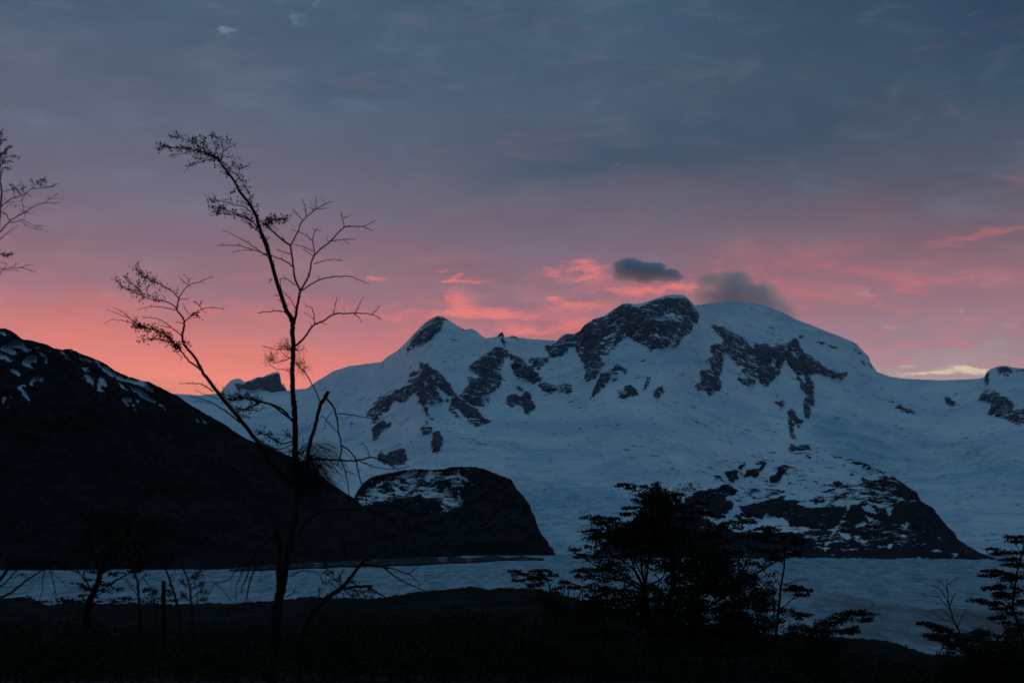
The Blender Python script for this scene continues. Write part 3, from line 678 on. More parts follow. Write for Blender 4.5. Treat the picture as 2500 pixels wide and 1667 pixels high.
# ================================================================== snow-streaked dome at the right
rk5 = Raster(0.02)
rk5.many('n', [
    ([(-700, 700), (-300, 560), (-100, 480), (60, 450), (440, 640), (900, 640), (1000, 650), (1100, 600), (1240, 570), (1250, 480), (1370, 420), (1500, 470), (1640, 420), (1790, 420), (1880, 470), (1930, 540), (2030, 640), (2050, 690), (2130, 740), (2250, 800), (2900, 830), (2900, 900), (-700, 900)], 1.25),
    ([(950, 640), (1250, 590), (1700, 540), (1760, 700), (1500, 760), (1100, 800)], 0.9),
    ([(60, 460), (110, 390), (200, 345), (330, 320), (380, 290), (430, 320), (490, 350), (440, 370), (400, 390), (380, 400), (440, 440), (430, 480), (350, 540), (200, 520), (60, 480)], 1.15),
    ([(375, 210), (420, 198), (478, 208), (470, 262), (430, 284), (390, 240)], 1.15), ([(538, 200), (620, 190), (650, 160), (615, 140), (684, 128), (665, 170), (634, 222), (590, 252), (536, 238)], 1.15), ([(702, 252), (750, 230), (770, 180), (800, 158), (834, 190), (792, 242), (772, 278), (716, 278)], 1.1),
    ([(480, 170), (528, 138), (522, 170), (488, 204)], 0.95), ([(812, 252), (868, 256), (840, 270)], 1.0), ([(822, 293), (863, 291), (840, 308)], 1.0), ([(548, 283), (592, 278), (560, 308)], 0.9),
    ([(540, 330), (640, 320), (620, 400), (560, 410)], 0.62), ([(1225, 160), (1265, 155), (1250, 175)], 0.8), ([(1025, 145), (1045, 140), (1040, 158)], 0.8),
    ([(480, 460), (560, 440), (640, 430), (740, 400), (830, 370), (800, 410), (900, 410), (940, 420), (880, 450), (980, 470), (1150, 450), (1250, 460), (1240, 560), (1100, 600), (1000, 625), (900, 600), (830, 590), (820, 560), (740, 530), (680, 510), (640, 545), (560, 520), (500, 490)], 1.2),
    ([(300, 560), (420, 515), (560, 540), (640, 550), (700, 512), (820, 560), (850, 600), (960, 603), (985, 632), (800, 610), (580, 612), (400, 620)], -0.3),
    ([(1400, 280), (1540, 235), (1600, 245), (1760, 355), (1795, 420), (1640, 400), (1560, 450), (1370, 420), (1300, 380)], 0.82), ([(1620, 330), (1700, 325), (1785, 365), (1795, 418), (1680, 402), (1620, 372)], 1.3),
    ([(1480, 260), (1550, 240), (1560, 270), (1490, 310)], 1.1),
    ([(1080, 62), (1200, 90), (1340, 125), (1520, 195), (1540, 230), (1460, 212), (1340, 155), (1200, 122)], 0.62), ([(840, 62), (1000, 90), (995, 112), (860, 82)], 0.66),
    ([(1150, 268), (1210, 278), (1275, 372), (1208, 372), (1180, 310)], 0.9), ([(1120, 330), (1400, 260), (1420, 420), (1200, 440), (900, 420), (1050, 380)], 0.42),
    ([(1345, 235), (1420, 270), (1400, 290), (1370, 280)], 0.95), ([(1285, 200), (1330, 210), (1300, 216)], 0.9),
    ([(650, 340), (830, 330), (800, 370), (660, 400), (450, 430), (520, 350)], 0.38), ([(0, 290), (150, 290), (100, 400), (0, 340)], 0.45), ([(1030, 285), (1060, 275), (1045, 305)], 0.6), ([(980, 400), (1050, 405), (1030, 425), (970, 415)], 0.85),
    ([(300, 240), (340, 225), (345, 250), (310, 258)], 0.8), ([(360, 265), (420, 285), (400, 295)], 0.8),
    ([(1365, 448), (1430, 448), (1485, 522), (1440, 505), (1378, 482)], 0.0), ([(1528, 448), (1595, 448), (1562, 534), (1538, 500)], 0.1), ([(1366, 498), (1460, 548), (1505, 562), (1418, 565)], 0.15),
    ([(1316, 602), (1392, 556), (1388, 610)], 0.0), ([(1100, 625), (1242, 568), (1205, 602), (1142, 692), (1104, 805), (1086, 760), (1150, 640)], 0.3),
    ([(1198, 638), (1284, 668), (1272, 704), (1218, 684)], 0.1), ([(1638, 578), (1704, 598), (1660, 628)], 0.1), ([(1538, 742), (1604, 722), (1570, 764)], 0.0), ([(1483, 708), (1508, 740), (1494, 758)], 0.15),
    ([(1648, 648), (1694, 670), (1658, 674)], 0.2), ([(938, 668), (1064, 652), (1042, 688), (958, 688)], 0.35), ([(1305, 668), (1414, 708), (1380, 724), (1328, 692)], 0.3), ([(1898, 658), (1938, 690), (1920, 694)], 0.2),
    ([(2000, 785), (2064, 800), (2040, 830)], 0.5), ([(1270, 455), (1236, 520), (1244, 560), (1250, 520)], 0.2), ([(1880, 760), (1940, 770), (1930, 790), (1890, 790)], 0.5),
])
rk5.a = blur1(blur1(rk5.a, 2, 0), 2, 1)
r5 = pl(V('p', [(1440, 1362), (1500, 1310), (1560, 1255), (1600, 1215)]), V('n', [(0, 300), (60, 255), (150, 210), (400, 120), (600, 75), (800, 60), (1000, 62), (1080, 70), (1200, 100), (1340, 130), (1430, 165), (1520, 205), (1600, 250), (1700, 320), (1760, 360), (1790, 420), (1880, 470), (1930, 540), (1980, 600), (2030, 640), (2050, 690), (2130, 740), (2210, 790), (2250, 805), (2352, 840)]), V('p', [(2500, 1370), (2560, 1373)]))
slope_sheet('snowy_dome', m_dome, 1440, 2520, 2.4, r5, np.array([(1440, 1363.), (2300, 1363), (2440, 1371), (2520, 1375)]), np.array([(1400, 3480.), (2300, 3480), (2440, 3200), (2600, 3100)]),
            np.array([(1440, 3600.), (1640, 4400), (1900, 5200), (2100, 5000), (2250, 4600), (2400, 3600), (2440, 3300), (2600, 3150)]), rk5, None, 150, relief=70, jag=1.8, seed=13, back=(900, -0.4))

# ================================================================== valley glacier
def glacier_mat():
    m, t, bs = new_mat('glacier_ice')
    tcn = t.n.new('ShaderNodeTexCoord'); P = tcn.outputs['Object']
    dirt = attr(t, 'dirt')
    n1 = t.noise(t.mapping(P, (1, 0.16, 1)), 0.05, 8, 0.72, 0.6)
    n2 = t.noise(t.mapping(P, (0.5, 0.16, 1)), 0.011, 6, 0.6, 0.8)
    n3 = t.noise(t.mapping(P, (1, 0.14, 1)), 0.16, 5, 0.75, 0.8)
    base = t.ramp(n1, [(0.36, (0.11, 0.20, 0.25)), (0.48, (0.25, 0.37, 0.42)), (0.62, (0.42, 0.54, 0.58))])
    base = t.mix(t.math('MULTIPLY', t.sstep(n3, 0.56, 0.70), 0.55), base, (0.22, 0.30, 0.37))
    dm = t.math('ADD', dirt, t.math('MULTIPLY', t.math('SUBTRACT', n2, 0.5), 1.5))
    dm = t.math('ADD', dm, t.math('MULTIPLY', t.math('SUBTRACT', n3, 0.5), 1.2))
    col = t.mix(t.sstep(dm, 0.35, 1.15), base, (0.12, 0.125, 0.13))
    t.put(bs.inputs['Base Color'], col); bs.inputs['Roughness'].default_value = 0.75; bs.inputs['Specular IOR Level'].default_value = 0.2
    bp = t.n.new('ShaderNodeBump'); bp.inputs['Strength'].default_value = 0.7; bp.inputs['Distance'].default_value = 4.0
    t.put(bp.inputs['Height'], t.math('ADD', n1, t.math('MULTIPLY', n3, 0.5))); t.l.new(bp.outputs[0], bs.inputs['Normal'])
    return m


X = np.arange(-500, 3000.1, 3.0)
PYr = np.concatenate([np.linspace(1700, 1420, 130), np.linspace(1418.5, 1372, 46), np.linspace(1371.2, 1346.5, 42)])
PX = np.repeat(X[None, :], len(PYr), 0); PY = np.repeat(PYr[:, None], len(X), 1)
Yd = Yg(PY, 0.0)
x, y, z = at(PX, PY, Yd)
# crevassed surface: pinnacles and troughs, coarser and higher to the right
wv = fbm(x / 60, y / 130, 4, 71, 0.6) - 0.5
pin = fbm(x / 15, y / 40, 3, 75, 0.6) - 0.5
right = np.clip((PX - 1250) / 900, 0, 1)
z = z + wv * (1.8 + 4.5 * right) + pin * (2.5 + 5 * right) - 2.0
sp = np.maximum(0, fbm(PX / 6, PY * 0 + 5, 2, 79) - 0.5) * 9 * right
z = z + np.where((PY > 1358) & (PY < 1370), sp, 0)
dirt = 0.85 * np.clip((PY - 1390) / 150, 0, 1) * np.clip((PX - 1650) / 450, 0, 1)
dirt = dirt + 0.35 * np.exp(-((PY - 1470 - (PX - 2100) * 0.12) / 22) ** 2) * np.clip((PX - 1750) / 250, 0, 1)
structure(mesh_obj('glacier', np.stack([x.ravel(), y.ravel(), z.ravel()], 1), grid_faces(*x.shape), glacier_mat(), dict(dirt=dirt.ravel())))


# ================================================================== rubble ridge on the far side of the glacier
def rubble_mat(name, a, b, c, sc, amt):
    m, t, bs = new_mat(name)
    tcn = t.n.new('ShaderNodeTexCoord'); P = tcn.outputs['Object']
    n1 = t.noise(P, sc, 6, 0.65); n2 = t.noise(t.mapping(P, (1, .4, 2)), sc * 0.4, 5, 0.6, 0.6)
    col = t.ramp(n1, [(0.3, a), (0.7, b)])
    col = t.mix(t.math('MULTIPLY', t.sstep(n2, 0.55, 0.64), amt), col, c)
    t.put(bs.inputs['Base Color'], col); bs.inputs['Roughness'].default_value = 0.95; bs.inputs['Specular IOR Level'].default_value = 0.0
    bp = t.n.new('ShaderNodeBump'); bp.inputs['Strength'].default_value = 0.8; bp.inputs['Distance'].default_value = 0.25 / sc
    t.put(bp.inputs['Height'], n1); t.l.new(bp.outputs[0], bs.inputs['Normal'])
    return m


m_rub = rubble_mat('rubble', (0.035, 0.04, 0.045), (0.08, 0.085, 0.09), (0.26, 0.31, 0.35), 0.06, 0.7)
X = np.arange(560, 1330, 2.0)
top = np.interp(X, [560, 700, 800, 900, 1000, 1050, 1085, 1100, 1140, 1165, 1200, 1235, 1262, 1275, 1300, 1330], [1386, 1376, 1371, 1366, 1362, 1359, 1361, 1356.5, 1362, 1359.5, 1354.5, 1360, 1359, 1356.8, 1360, 1363])
bot = np.interp(X, [560, 700, 850, 1000, 1150, 1250, 1330], [1390, 1386, 1381, 1376.5, 1370, 1365, 1363.6])
top = np.minimum(top + (fbm(X / 9, X * 0, 3, 91) - .5) * 2.0, bot - 0.5)
bot = bot + (fbm(X / 14, X * 0 + 3, 3, 93) - .5) * 2.5
Yb = Yg(bot, 1.0); n_r = 12
rowsx, rowsy, rowsz = [], [], []
for kx in range(n_r):
    f = kx / (n_r - 1)
    py = bot + (top - bot) * f
    YY = Yb + 60 * f + (fbm(X / 12, X * 0 + kx / 2, 3, 95) - .5) * 26 * min(1, 3 * f)
    xx, yy, zz = at(X, py, YY); rowsx.append(xx); rowsy.append(yy); rowsz.append(zz)
for kx in range(1, 5):
    rowsx.append(rowsx[n_r - 1] * (1 + 0.008 * kx)); rowsy.append(rowsy[n_r - 1] * (1 + 0.008 * kx)); rowsz.append(rowsz[n_r - 1] * (1 - kx / 4.0) - 6 * kx / 4)
x, y, z = map(np.array, (rowsx, rowsy, rowsz))
structure(mesh_obj('moraine_rubble', np.stack([x.ravel(), y.ravel(), z.ravel()], 1), grid_faces(*x.shape), m_rub))

# ================================================================== near ground: forest floor rising to the dark moraine crest
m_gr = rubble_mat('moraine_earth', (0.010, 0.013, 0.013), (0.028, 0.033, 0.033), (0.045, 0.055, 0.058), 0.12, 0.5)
cr = np.array([(-3500, 1470), (-300, 1466), (0, 1461), (60, 1457), (88, 1463), (108, 1473), (132, 1477), (150, 1470), (175, 1463), (215, 1475), (262, 1473), (330, 1472), (420, 1474), (470, 1474), (520, 1471), (560, 1474), (620, 1468), (700, 1463), (760, 1455), (800, 1460), (850, 1458), (900, 1461), (950, 1455), (1000, 1447), (1050, 1441), (1110, 1436), (1130, 1432), (1160, 1432), (1190, 1439), (1225, 1434), (1290, 1436), (1340, 1443), (1400, 1457), (1450, 1471), (1500, 1487), (1600, 1508), (1700, 1528), (1900, 1548), (2000, 1552), (2080, 1556), (2150, 1561), (2200, 1573), (2260, 1594), (2330, 1600), (2420, 1592), (2500, 1575), (2800, 1560), (6000, 1540)], float)
X = np.concatenate([np.linspace(-3400, -60, 60), np.arange(-50, 2550, 4.0), np.linspace(2560, 5900, 60)])
cy0 = np.interp(X, cr[:, 0], cr[:, 1])
cy = cy0 + (fbm(X / 9, X * 0, 5, 101, .65) - .5) * 9
lt = np.linspace(0, 1, 90)
rowsx, rowsy, rowsz = [], [], []
for f in lt:                       # f=0 at the camera's feet, 1 on the crest
    cf = cy0 + (cy - cy0) * max(0.0, (f - 0.8) / 0.2) ** 2
    py = 1690 + (cf - 1690) * f
    YY = 14.5 * (600 / 14.5) ** (f ** 1.25)
    YY = YY * (1 + (fbm(X / 70, X * 0 + f * 9, 4, 105) - .5) * 0.5 * f * (1 - f) * 2)
    xx, yy, zz = at(X, py, YY); rowsx.append(xx); rowsy.append(yy); rowsz.append(zz)
for Yk, dz in ((640, -6), (720, -22), (820, -40), (1100, -60)):
    u = (X - CX) / F / CP
    rowsx.append(u * Yk); rowsy.append(X * 0 + Yk); rowsz.append(rowsz[89] + dz)
u = (X - CX) / F / CP
pre = []
for Yk, sx_ in ((-14000, 12000), (-3000, 4000), (-300, 400), (-20, 60), (5, 16), (11, 12.5)):
    zz = rowsz[0] if Yk > 0 else np.full_like(X, 58.0)
    pre.append((u * sx_, X * 0 + Yk, np.minimum(zz, 58.3)))
x = np.array([p_[0] for p_ in pre] + rowsx); y = np.array([p_[1] for p_ in pre] + rowsy); z = np.array([p_[2] for p_ in pre] + rowsz)
z = np.maximum(z, -40.0)
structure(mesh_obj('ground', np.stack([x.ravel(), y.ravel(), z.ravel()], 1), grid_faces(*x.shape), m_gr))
GX, GY, GZ, GCOL = x, y, z, X


def ground_z(px, Y):
    u_ = (px - CX) / F / CP
    c = int(np.argmin(abs(GCOL - px)))
    col_y = GY[6:96, c]; col_z = GZ[6:96, c]
    return float(np.interp(Y, col_y, col_z))


# valley floor under everything, out to the horizon
vx, vy = np.meshgrid(np.linspace(-15500, 15500, 24), np.linspace(-15500, 15500, 24))
structure(mesh_obj('valley_floor', np.stack([vx.ravel(), vy.ravel(), vx.ravel() * 0 - 42], 1), grid_faces(24, 24), m_gr))

# ================================================================== trees and shrubs
def plant_mat(name, a, b, sc, rough=0.8, leaf=False):
    m, t, bs = new_mat(name)
    tcn = t.n.new('ShaderNodeTexCoord')
    n1 = t.noise(tcn.outputs['Object'], sc, 4, 0.6)
    t.put(bs.inputs['Base Color'], t.ramp(n1, [(0.3, a), (0.7, b)]))
    bs.inputs['Roughness'].default_value = rough; bs.inputs['Specular IOR Level'].default_value = 0.12
    return m


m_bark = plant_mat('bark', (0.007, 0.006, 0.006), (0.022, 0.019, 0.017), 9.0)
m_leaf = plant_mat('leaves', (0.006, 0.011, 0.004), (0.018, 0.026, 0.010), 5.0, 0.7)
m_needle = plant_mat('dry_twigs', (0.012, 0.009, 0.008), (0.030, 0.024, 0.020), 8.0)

rng = np.random.default_rng(11)
UP = np.array([0., 0., 1.])


def unit(v):
    return v / (np.linalg.norm(v) + 1e-12)


class Tubes:
    """collects tapered limbs into one mesh"""
    def __init__(self):
        self.v = []; self.f = []; self.n = 0

    def add(self, P, r0, r1, sides=5):
        P = np.asarray(P, float)
        n = len(P)
        T = np.gradient(P, axis=0); T /= np.linalg.norm(T, axis=1)[:, None] + 1e-12
        ref = np.array([0.3, 1.0, 0.2])
        A = np.cross(T, ref); A /= np.linalg.norm(A, axis=1)[:, None] + 1e-12
        B = np.cross(T, A)
        r = (np.linspace(r0, r1, n) if np.isscalar(r0) else np.asarray(r0))[:, None, None]
        ang = np.arange(sides) / sides * 2 * math.pi
        ring = P[:, None, :] + r * (np.cos(ang)[None, :, None] * A[:, None, :] + np.sin(ang)[None, :, None] * B[:, None, :])
        i = np.arange(n - 1)[:, None] * sides + np.arange(sides)[None, :]
        j = np.arange(n - 1)[:, None] * sides + (np.arange(sides)[None, :] + 1) % sides
        q = np.stack([i, j, j + sides, i + sides], -1).reshape(-1, 4) + self.n
        self.v.append(ring.reshape(-1, 3)); self.f.append(q); self.n += n * sides

    def build(self, name, mat, parent):
        if self.n == 0:
            return None
        return mesh_obj(name, np.concatenate(self.v), np.concatenate(self.f), mat, parent=parent)


class Leaves:
    """small real leaves: each a slightly folded blade with its own place and tilt"""
    def __init__(self):
        self.c = []; self.a = []; self.s = []

    def add(self, c, a, s):
        self.c.append(np.asarray(c, float)); self.a.append(np.asarray(a, float)); self.s.append(np.broadcast_to(s, (len(c),)).astype(float))

    def build(self, name, mat, parent):
        if not self.c:
            return None
        c = np.concatenate(self.c); a = np.concatenate(self.a); s = np.concatenate(self.s)[:, None]
        n = len(c)
        a = a / (np.linalg.norm(a, axis=1)[:, None] + 1e-9)
        nrm = rng.normal(size=(n, 3)) * 0.75 + np.array([0, 0, 0.8])
        w = np.cross(a, nrm); w /= np.linalg.norm(w, axis=1)[:, None] + 1e-9
        up = np.cross(w, a)
        p0 = c - a * s * 0.5; p2 = c + a * s * 0.5
        p1 = c + w * s * 0.34 + up * s * 0.08 + a * s * 0.03; p3 = c - w * s * 0.34 + up * s * 0.08 + a * s * 0.03
        v = np.stack([p0, p1, p2, p3], 1).reshape(-1, 3)
        q = np.arange(n * 4).reshape(-1, 4)
        o = mesh_obj(name, v, q, mat, parent=parent, smooth=False)
        o['kind'] = 'stuff'
        return o


def smooth_path(P, k=4):
    """Catmull-Rom through the points"""
    P = np.asarray(P, float)
    if len(P) < 3:
        t = np.linspace(0, 1, k + 1)[:, None]
        return P[0] * (1 - t) + P[-1] * t
    Q = np.vstack([2 * P[0] - P[1], P, 2 * P[-1] - P[-2]])
    out = []
    for i in range(1, len(Q) - 2):
        t = np.linspace(0, 1, k, endpoint=False)[:, None]
        a, b, c, d = Q[i - 1], Q[i], Q[i + 1], Q[i + 2]
        out.append(0.5 * (2 * b + (c - a) * t + (2 * a - 5 * b + 4 * c - d) * t * t + (3 * b - 3 * c + d - a) * t ** 3))
    out.append(P[-1:])
    return np.vstack(out)


def world(px, py, Y):
    x, y, z = at(px, py, Y)
    return np.array([x, y, z], float).T


class Plant:
    def __init__(self, name, label, cat, Y, base_px, group=None, seed=0):
        self.Y = Y; self.rs = np.random.default_rng(seed)
        gz = ground_z(base_px, Y)
        b = world(base_px, 1500, Y); self.base = np.array([b[0], Y, gz])
        self.root = bpy.data.objects.new(name, None); C.objects.link(self.root)
        self.root.location = self.base
        tag(self.root, label, cat, group)
        self.nodes = []          # px, py, depth of wood already grown
        self.trunk = Tubes(); self.limbs = []; self.twigs = Tubes(); self.leaves = Leaves(); self.dry = Tubes()
        self.leaf_size = 0.022

    def depth_at(self, p):
        if not self.nodes:
            return self.Y
        N = np.array(self.nodes); d = np.hypot(N[:, 0] - p[0], N[:, 1] - p[1])
        k = int(np.argmin(d))
        return N[k, 2] if d[k] < 60 else self.Y

    def grow(self, view, pts, w0, w1, part='limb', wander=1.0, dend=None, jitter=0.6, sides=6, k=5):
        """a limb traced through the given directions; it bends a little towards and away from us as it goes"""
        P = V(view, pts)
        Lpx = np.sum(np.hypot(*np.diff(P, axis=0).T))
        d0 = self.depth_at(P[0])
        if dend is None:
            dend = d0 + self.rs.normal() * 0.22 * Lpx / F * self.Y * wander
        t = np.concatenate([[0], np.cumsum(np.hypot(*np.diff(P, axis=0).T))]); t /= max(t[-1], 1e-6)
        Q = np.column_stack([P, d0 + (dend - d0) * t])
        Q = smooth_path(Q, k)
        n = len(Q)
        if jitter and n > 3:
            e = np.minimum(1, np.minimum(np.arange(n), np.arange(n)[::-1]) / 2.0)[:, None]
            Q[:, :2] += self.rs.normal(size=(n, 2)) * jitter * e
        for q in Q:
            self.nodes.append((q[0], q[1], q[2]))
        W = world(Q[:, 0], Q[:, 1], Q[:, 2]) - self.base
        r = np.linspace(w0, w1, n) / 2 / F * Q[:, 2]
        if part == 'trunk':
            r = r * (1 + self.rs.normal(size=n) * 0.05)
            self.trunk.add(W, r, None, 9)
        elif part == 'limb':
            tb = Tubes(); tb.add(W, r, None, sides); self.limbs.append(tb)
        else:
            self.twigs.add(W, r, None, 4)
        return W

    def side_twigs(self, W, n, length, r, lo=0.15, hi=1.0, up=0.2, to=None, kink=0.25, leafy=0, sub=True, plane=None):
        """short crooked twigs along a limb"""
        m = len(W)
        for i in range(n):
            f = self.rs.uniform(lo, hi) * (m - 1.001)
            a = int(f); p = W[a] + (W[a + 1] - W[a]) * (f - a)
            T = unit(W[min(a + 1, m - 1)] - W[a])
            s = self.rs.normal(size=3); s[1] *= 0.6; s -= T * s.dot(T); s = unit(s)
            d = unit(T * (self.rs.uniform(0.8, 1.9) if leafy else self.rs.uniform(0.3, 1.1)) + s * (0.8 if leafy else 1.0) + UP * up * self.rs.uniform(-0.5, 1.2))
            Lm = length * self.rs.uniform(0.35, 1.2) * (0.72 if leafy else 1.0)
            self.twig(p, d, Lm, r, kink, leafy, sub)

    def twig(self, p, d, Lm, r, kink=0.25, leafy=0, sub=True, tubes=None):
        pts = [p]; dd = d.copy(); n = 4
        for k in range(n):
            dd = unit(dd + self.rs.normal(size=3) * kink)
            pts.append(pts[-1] + dd * Lm / n)
        pts = np.array(pts)
        (tubes or self.twigs).add(pts, r, r * 0.35, 3)
        if sub and Lm > 0.05:
            for k in range(self.rs.integers(1, 4)):
                q = pts[self.rs.integers(1, n)]
                self.twig(q, unit(dd + self.rs.normal(size=3) * 0.8), Lm * 0.4, r * 0.6, kink, leafy, False, tubes)
        if leafy:
            m = max(1, int(0.62 * leafy * Lm / 0.02))
            u = self.rs.uniform(0.15, 1.05, m) * n
            a = np.minimum(u.astype(int), n - 1)
            c = pts[a] + (pts[np.minimum(a + 1, n)] - pts[a]) * (u - a)[:, None]
            side = self.rs.normal(size=(m, 3))
            c = c + side * self.leaf_size * 0.45
            self.leaves.add(c, side * 0.8 + dd, self.leaf_size * self.rs.uniform(0.6, 1.15, m))

    def leafy_limb(self, W, n, length, dens=1.0, lo=0.1, hi=1.0, up=0.5, r=0.0016):
        self.side_twigs(W, n, length, r, lo, hi, up=up, leafy=dens)

    def spray(self, p, d, L, width, dens=1.0, flat=0.25, twr=0.002):
        """a flat fan of leaves such as the southern beeches carry: an axis, side twigs left and right, leaves along them"""
        rs = self.rs
        d = unit(d); side = unit(np.cross(d, UP + rs.normal(size=3) * 0.15)); n_ = np.cross(side, d)
        ns = 7
        t = np.linspace(0, 1, ns)
        droop = (-0.10 * t ** 2)[:, None] * UP * L
        axis = p + d * L * t[:, None] + droop + rs.normal(size=(ns, 3)) * L * 0.015
        self.twigs.add(axis, twr, twr * 0.4, 3)
        tw = max(5, int(L / 0.05))
        C_, A_ = [], []
        for k in range(tw):
            f = (k + 0.5) / tw
            a = f * (ns - 1.001); ai = int(a); q = axis[ai] + (axis[ai + 1] - axis[ai]) * (a - ai)
            sg = 1 if k % 2 else -1
            wl = width * (0.14 + 1.1 * (1 - f) ** 0.8 * min(1, f * 5)) * rs.uniform(0.6, 1.15)
            dd = unit(d * rs.uniform(0.5, 1.1) + side * sg + n_ * rs.normal() * flat)
            m = max(3, int(dens * wl / (self.leaf_size * 0.42)))
            u = rs.uniform(0.05, 1.0, m)[:, None]
            c = q + dd * wl * u + rs.normal(size=(m, 3)) * np.array([1, 1, 0.6]) * self.leaf_size * 0.5
            C_.append(c); A_.append(dd + rs.normal(size=(m, 3)) * 0.7)
            if rs.random() < 0.5:
                self.twigs.add(np.array([q, q + dd * wl * 0.5 + n_ * wl * 0.03, q + dd * wl * 0.95]), twr * 0.5, twr * 0.25, 3)
        c = np.concatenate(C_)
        self.leaves.add(c, np.concatenate(A_), self.leaf_size * rs.uniform(0.7, 1.3, len(c)))

    def plate(self, view, x0, x1, y, h=0, n=None, dens=1.0, depth=None, L=None, sgn=None, link=True):
        """a horizontal tier of sprays between two directions, carried by a thin limb from the nearest wood"""
        s = VIEWS[view][2]
        (a, b) = V(view, [(x0, y), (x1, y)])
        wpx = abs(b[0] - a[0])
        d0 = self.depth_at((a + b) / 2) if depth is None else depth
        m = wpx / F * d0
        n = n or max(3, int(m / 0.05))
        for k in range(n):
            px = self.rs.uniform(min(a[0], b[0]), max(a[0], b[0])); py = a[1] + self.rs.normal() * h / s * 0.5
            dd = d0 + self.rs.normal() * m * 0.28
            p = world(px, py, dd) - self.base
            mid = (a[0] + b[0]) / 2
            sg = (np.sign(px - mid) or 1) if sgn is None else sgn
            l_ = (L or max(0.10, m * 0.28)) * self.rs.uniform(0.7, 1.1)
            dirv = np.array([sg * 0.9, self.rs.normal() * 0.7, self.rs.uniform(-0.05, 0.3)])
            dirv = unit(dirv)
            self.spray(p - dirv * l_ * 0.6, dirv, l_, l_ * 0.42, dens)

    def fill(self, view, poly, n, L, dens=1.0, dspread=0.8, gaps=(), limbs=None, up=(0.0, 0.35), outward=True):
        """foliage through the crown: sprays scattered over an outline and in depth, each on a thin limb from the nearest fork"""
        P = V(view, poly); G = [V(view, g) for g in gaps]
        x0, y0 = P.min(0); x1, y1 = P.max(0)
        cx = (x0 + x1) / 2

        def inside(Q, pt):
            x, y = pt; r = False; j = len(Q) - 1
            for i in range(len(Q)):
                if (Q[i, 1] > y) != (Q[j, 1] > y) and x < (Q[j, 0] - Q[i, 0]) * (y - Q[i, 1]) / (Q[j, 1] - Q[i, 1]) + Q[i, 0]:
                    r = not r
                j = i
            return r
        k = 0; tries = 0
        wood = np.array(self.nodes) if self.nodes else None
        tier = None; left = 0; k0 = self.rs.integers(0, 3)
        while k < n and tries < n * 14:
            tries += 1
            if left <= 0:            # choose where the next tier of the crown hangs
                c = (self.rs.uniform(x0, x1), self.rs.uniform(y0, y1))
                if not inside(P, c) or any(inside(g, c) for g in G):
                    continue
                tY = self.Y + self.rs.normal() * dspread
                wd = self.rs.uniform(0.7, 1.5) * L / tY * F
                left = self.rs.integers(6, 12); tier = c
            pt = (tier[0] + self.rs.normal() * wd * 0.42, tier[1] + self.rs.normal() * wd * 0.09 + abs(self.rs.normal()) * wd * 0.05)
            left -= 1
            if not inside(P, pt) or any(inside(g, pt) for g in G):
                continue
            Y = tY + self.rs.normal() * L * 0.4
            p = world(pt[0], pt[1], Y) - self.base
            if wood is not None:
                dd = np.hypot(wood[:, 0] - pt[0], (wood[:, 1] - pt[1]) * 0.7) + 40 * (wood[:, 1] < pt[1] - 10)
                w = wood[int(np.argmin(dd + self.rs.uniform(0, 50, len(dd))))]
                wp = world(w[0], w[1], w[2]) - self.base
                v = p - wp
                dv = v * np.array([1, 1, 0.3])
                if np.linalg.norm(dv) < 1e-3:
                    dv = np.array([1., 0, 0])
                if self.rs.random() < 0.5 and np.linalg.norm(v) < 1.6:
                    midp = wp + v * 0.5 + UP * 0.06 * np.linalg.norm(v)
                    self.twigs.add(smooth_path([wp, midp, p], 3), 0.0055, 0.002, 4)
            else:
                dv = np.array([np.sign(pt[0] - cx), self.rs.normal() * 0.6, 0])
            dirv = unit(unit(dv) + self.rs.normal(size=3) * np.array([0.3, 0.5, 0.05]) + UP * self.rs.uniform(*up))
            l_ = L * self.rs.uniform(0.5, 1.05)
            self.spray(p - dirv * l_ * 0.45, dirv, l_, l_ * 0.38, dens)
            k += 1

    def finish(self, leaf=True):
        if self.trunk.n:
            self.trunk.build('trunk', m_bark, self.root)
        for tb in self.limbs:
            tb.build('branch', m_bark, self.root)
        o = self.twigs.build('twigs', m_bark, self.root)
        if o: o['kind'] = 'stuff'
        o = self.dry.build('dry_twigs', m_needle, self.root)
        if o: o['kind'] = 'stuff'
        self.leaves.build('foliage', m_leaf, self.root)
        return self.root


# ------------------------------------------------------------------ the tall half-bare beech left of centre
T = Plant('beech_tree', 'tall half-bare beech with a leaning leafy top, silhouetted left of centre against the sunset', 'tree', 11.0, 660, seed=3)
T.leaf_size = 0.021
T.grow('f', [(180, 1900), (190, 1568), (212, 1300), (235, 1000), (262, 880), (285, 740)], 34, 20, 'trunk', dend=11.0)
T.grow('f', [(250, 960), (246, 820), (243, 700), (252, 560), (228, 430)], 14, 11, 'trunk', dend=11.0)
T.grow('f', [(280, 780), (318, 600), (342, 480), (368, 300), (383, 120), (388, 0)], 18, 15, 'trunk', dend=11.0)
T.grow('d', [(862, 1060), (864, 850), (866, 560), (852, 340), (842, 200), (836, 40)], 15.5, 11.5, 'trunk', dend=11.05)
T.grow('c', [(838, 660), (842, 560), (847, 400), (838, 250), (842, 190)], 11.5, 11.5, 'trunk', dend=11.05)
Ld = T.grow('a', [(1465, 1540), (1432, 1470), (1402, 1420), (1342, 1240), (1290, 1050), (1230, 880), (1170, 700), (1110, 600), (1050, 520), (1000, 430), (925, 335), (880, 275), (800, 235), (700, 208), (560, 190), (470, 185)], 13, 1.5, dend=10.7, sides=8)
T.grow('a', [(1282, 1000), (1262, 920), (1215, 830), (1192, 780)], 5, 4)
L2 = T.grow('a', [(1165, 690), (1145, 640), (1130, 560), (1080, 470), (1030, 400), (960, 350)], 3, 2.2)
T.leafy_limb(L2, 16, 0.09, 1.2)
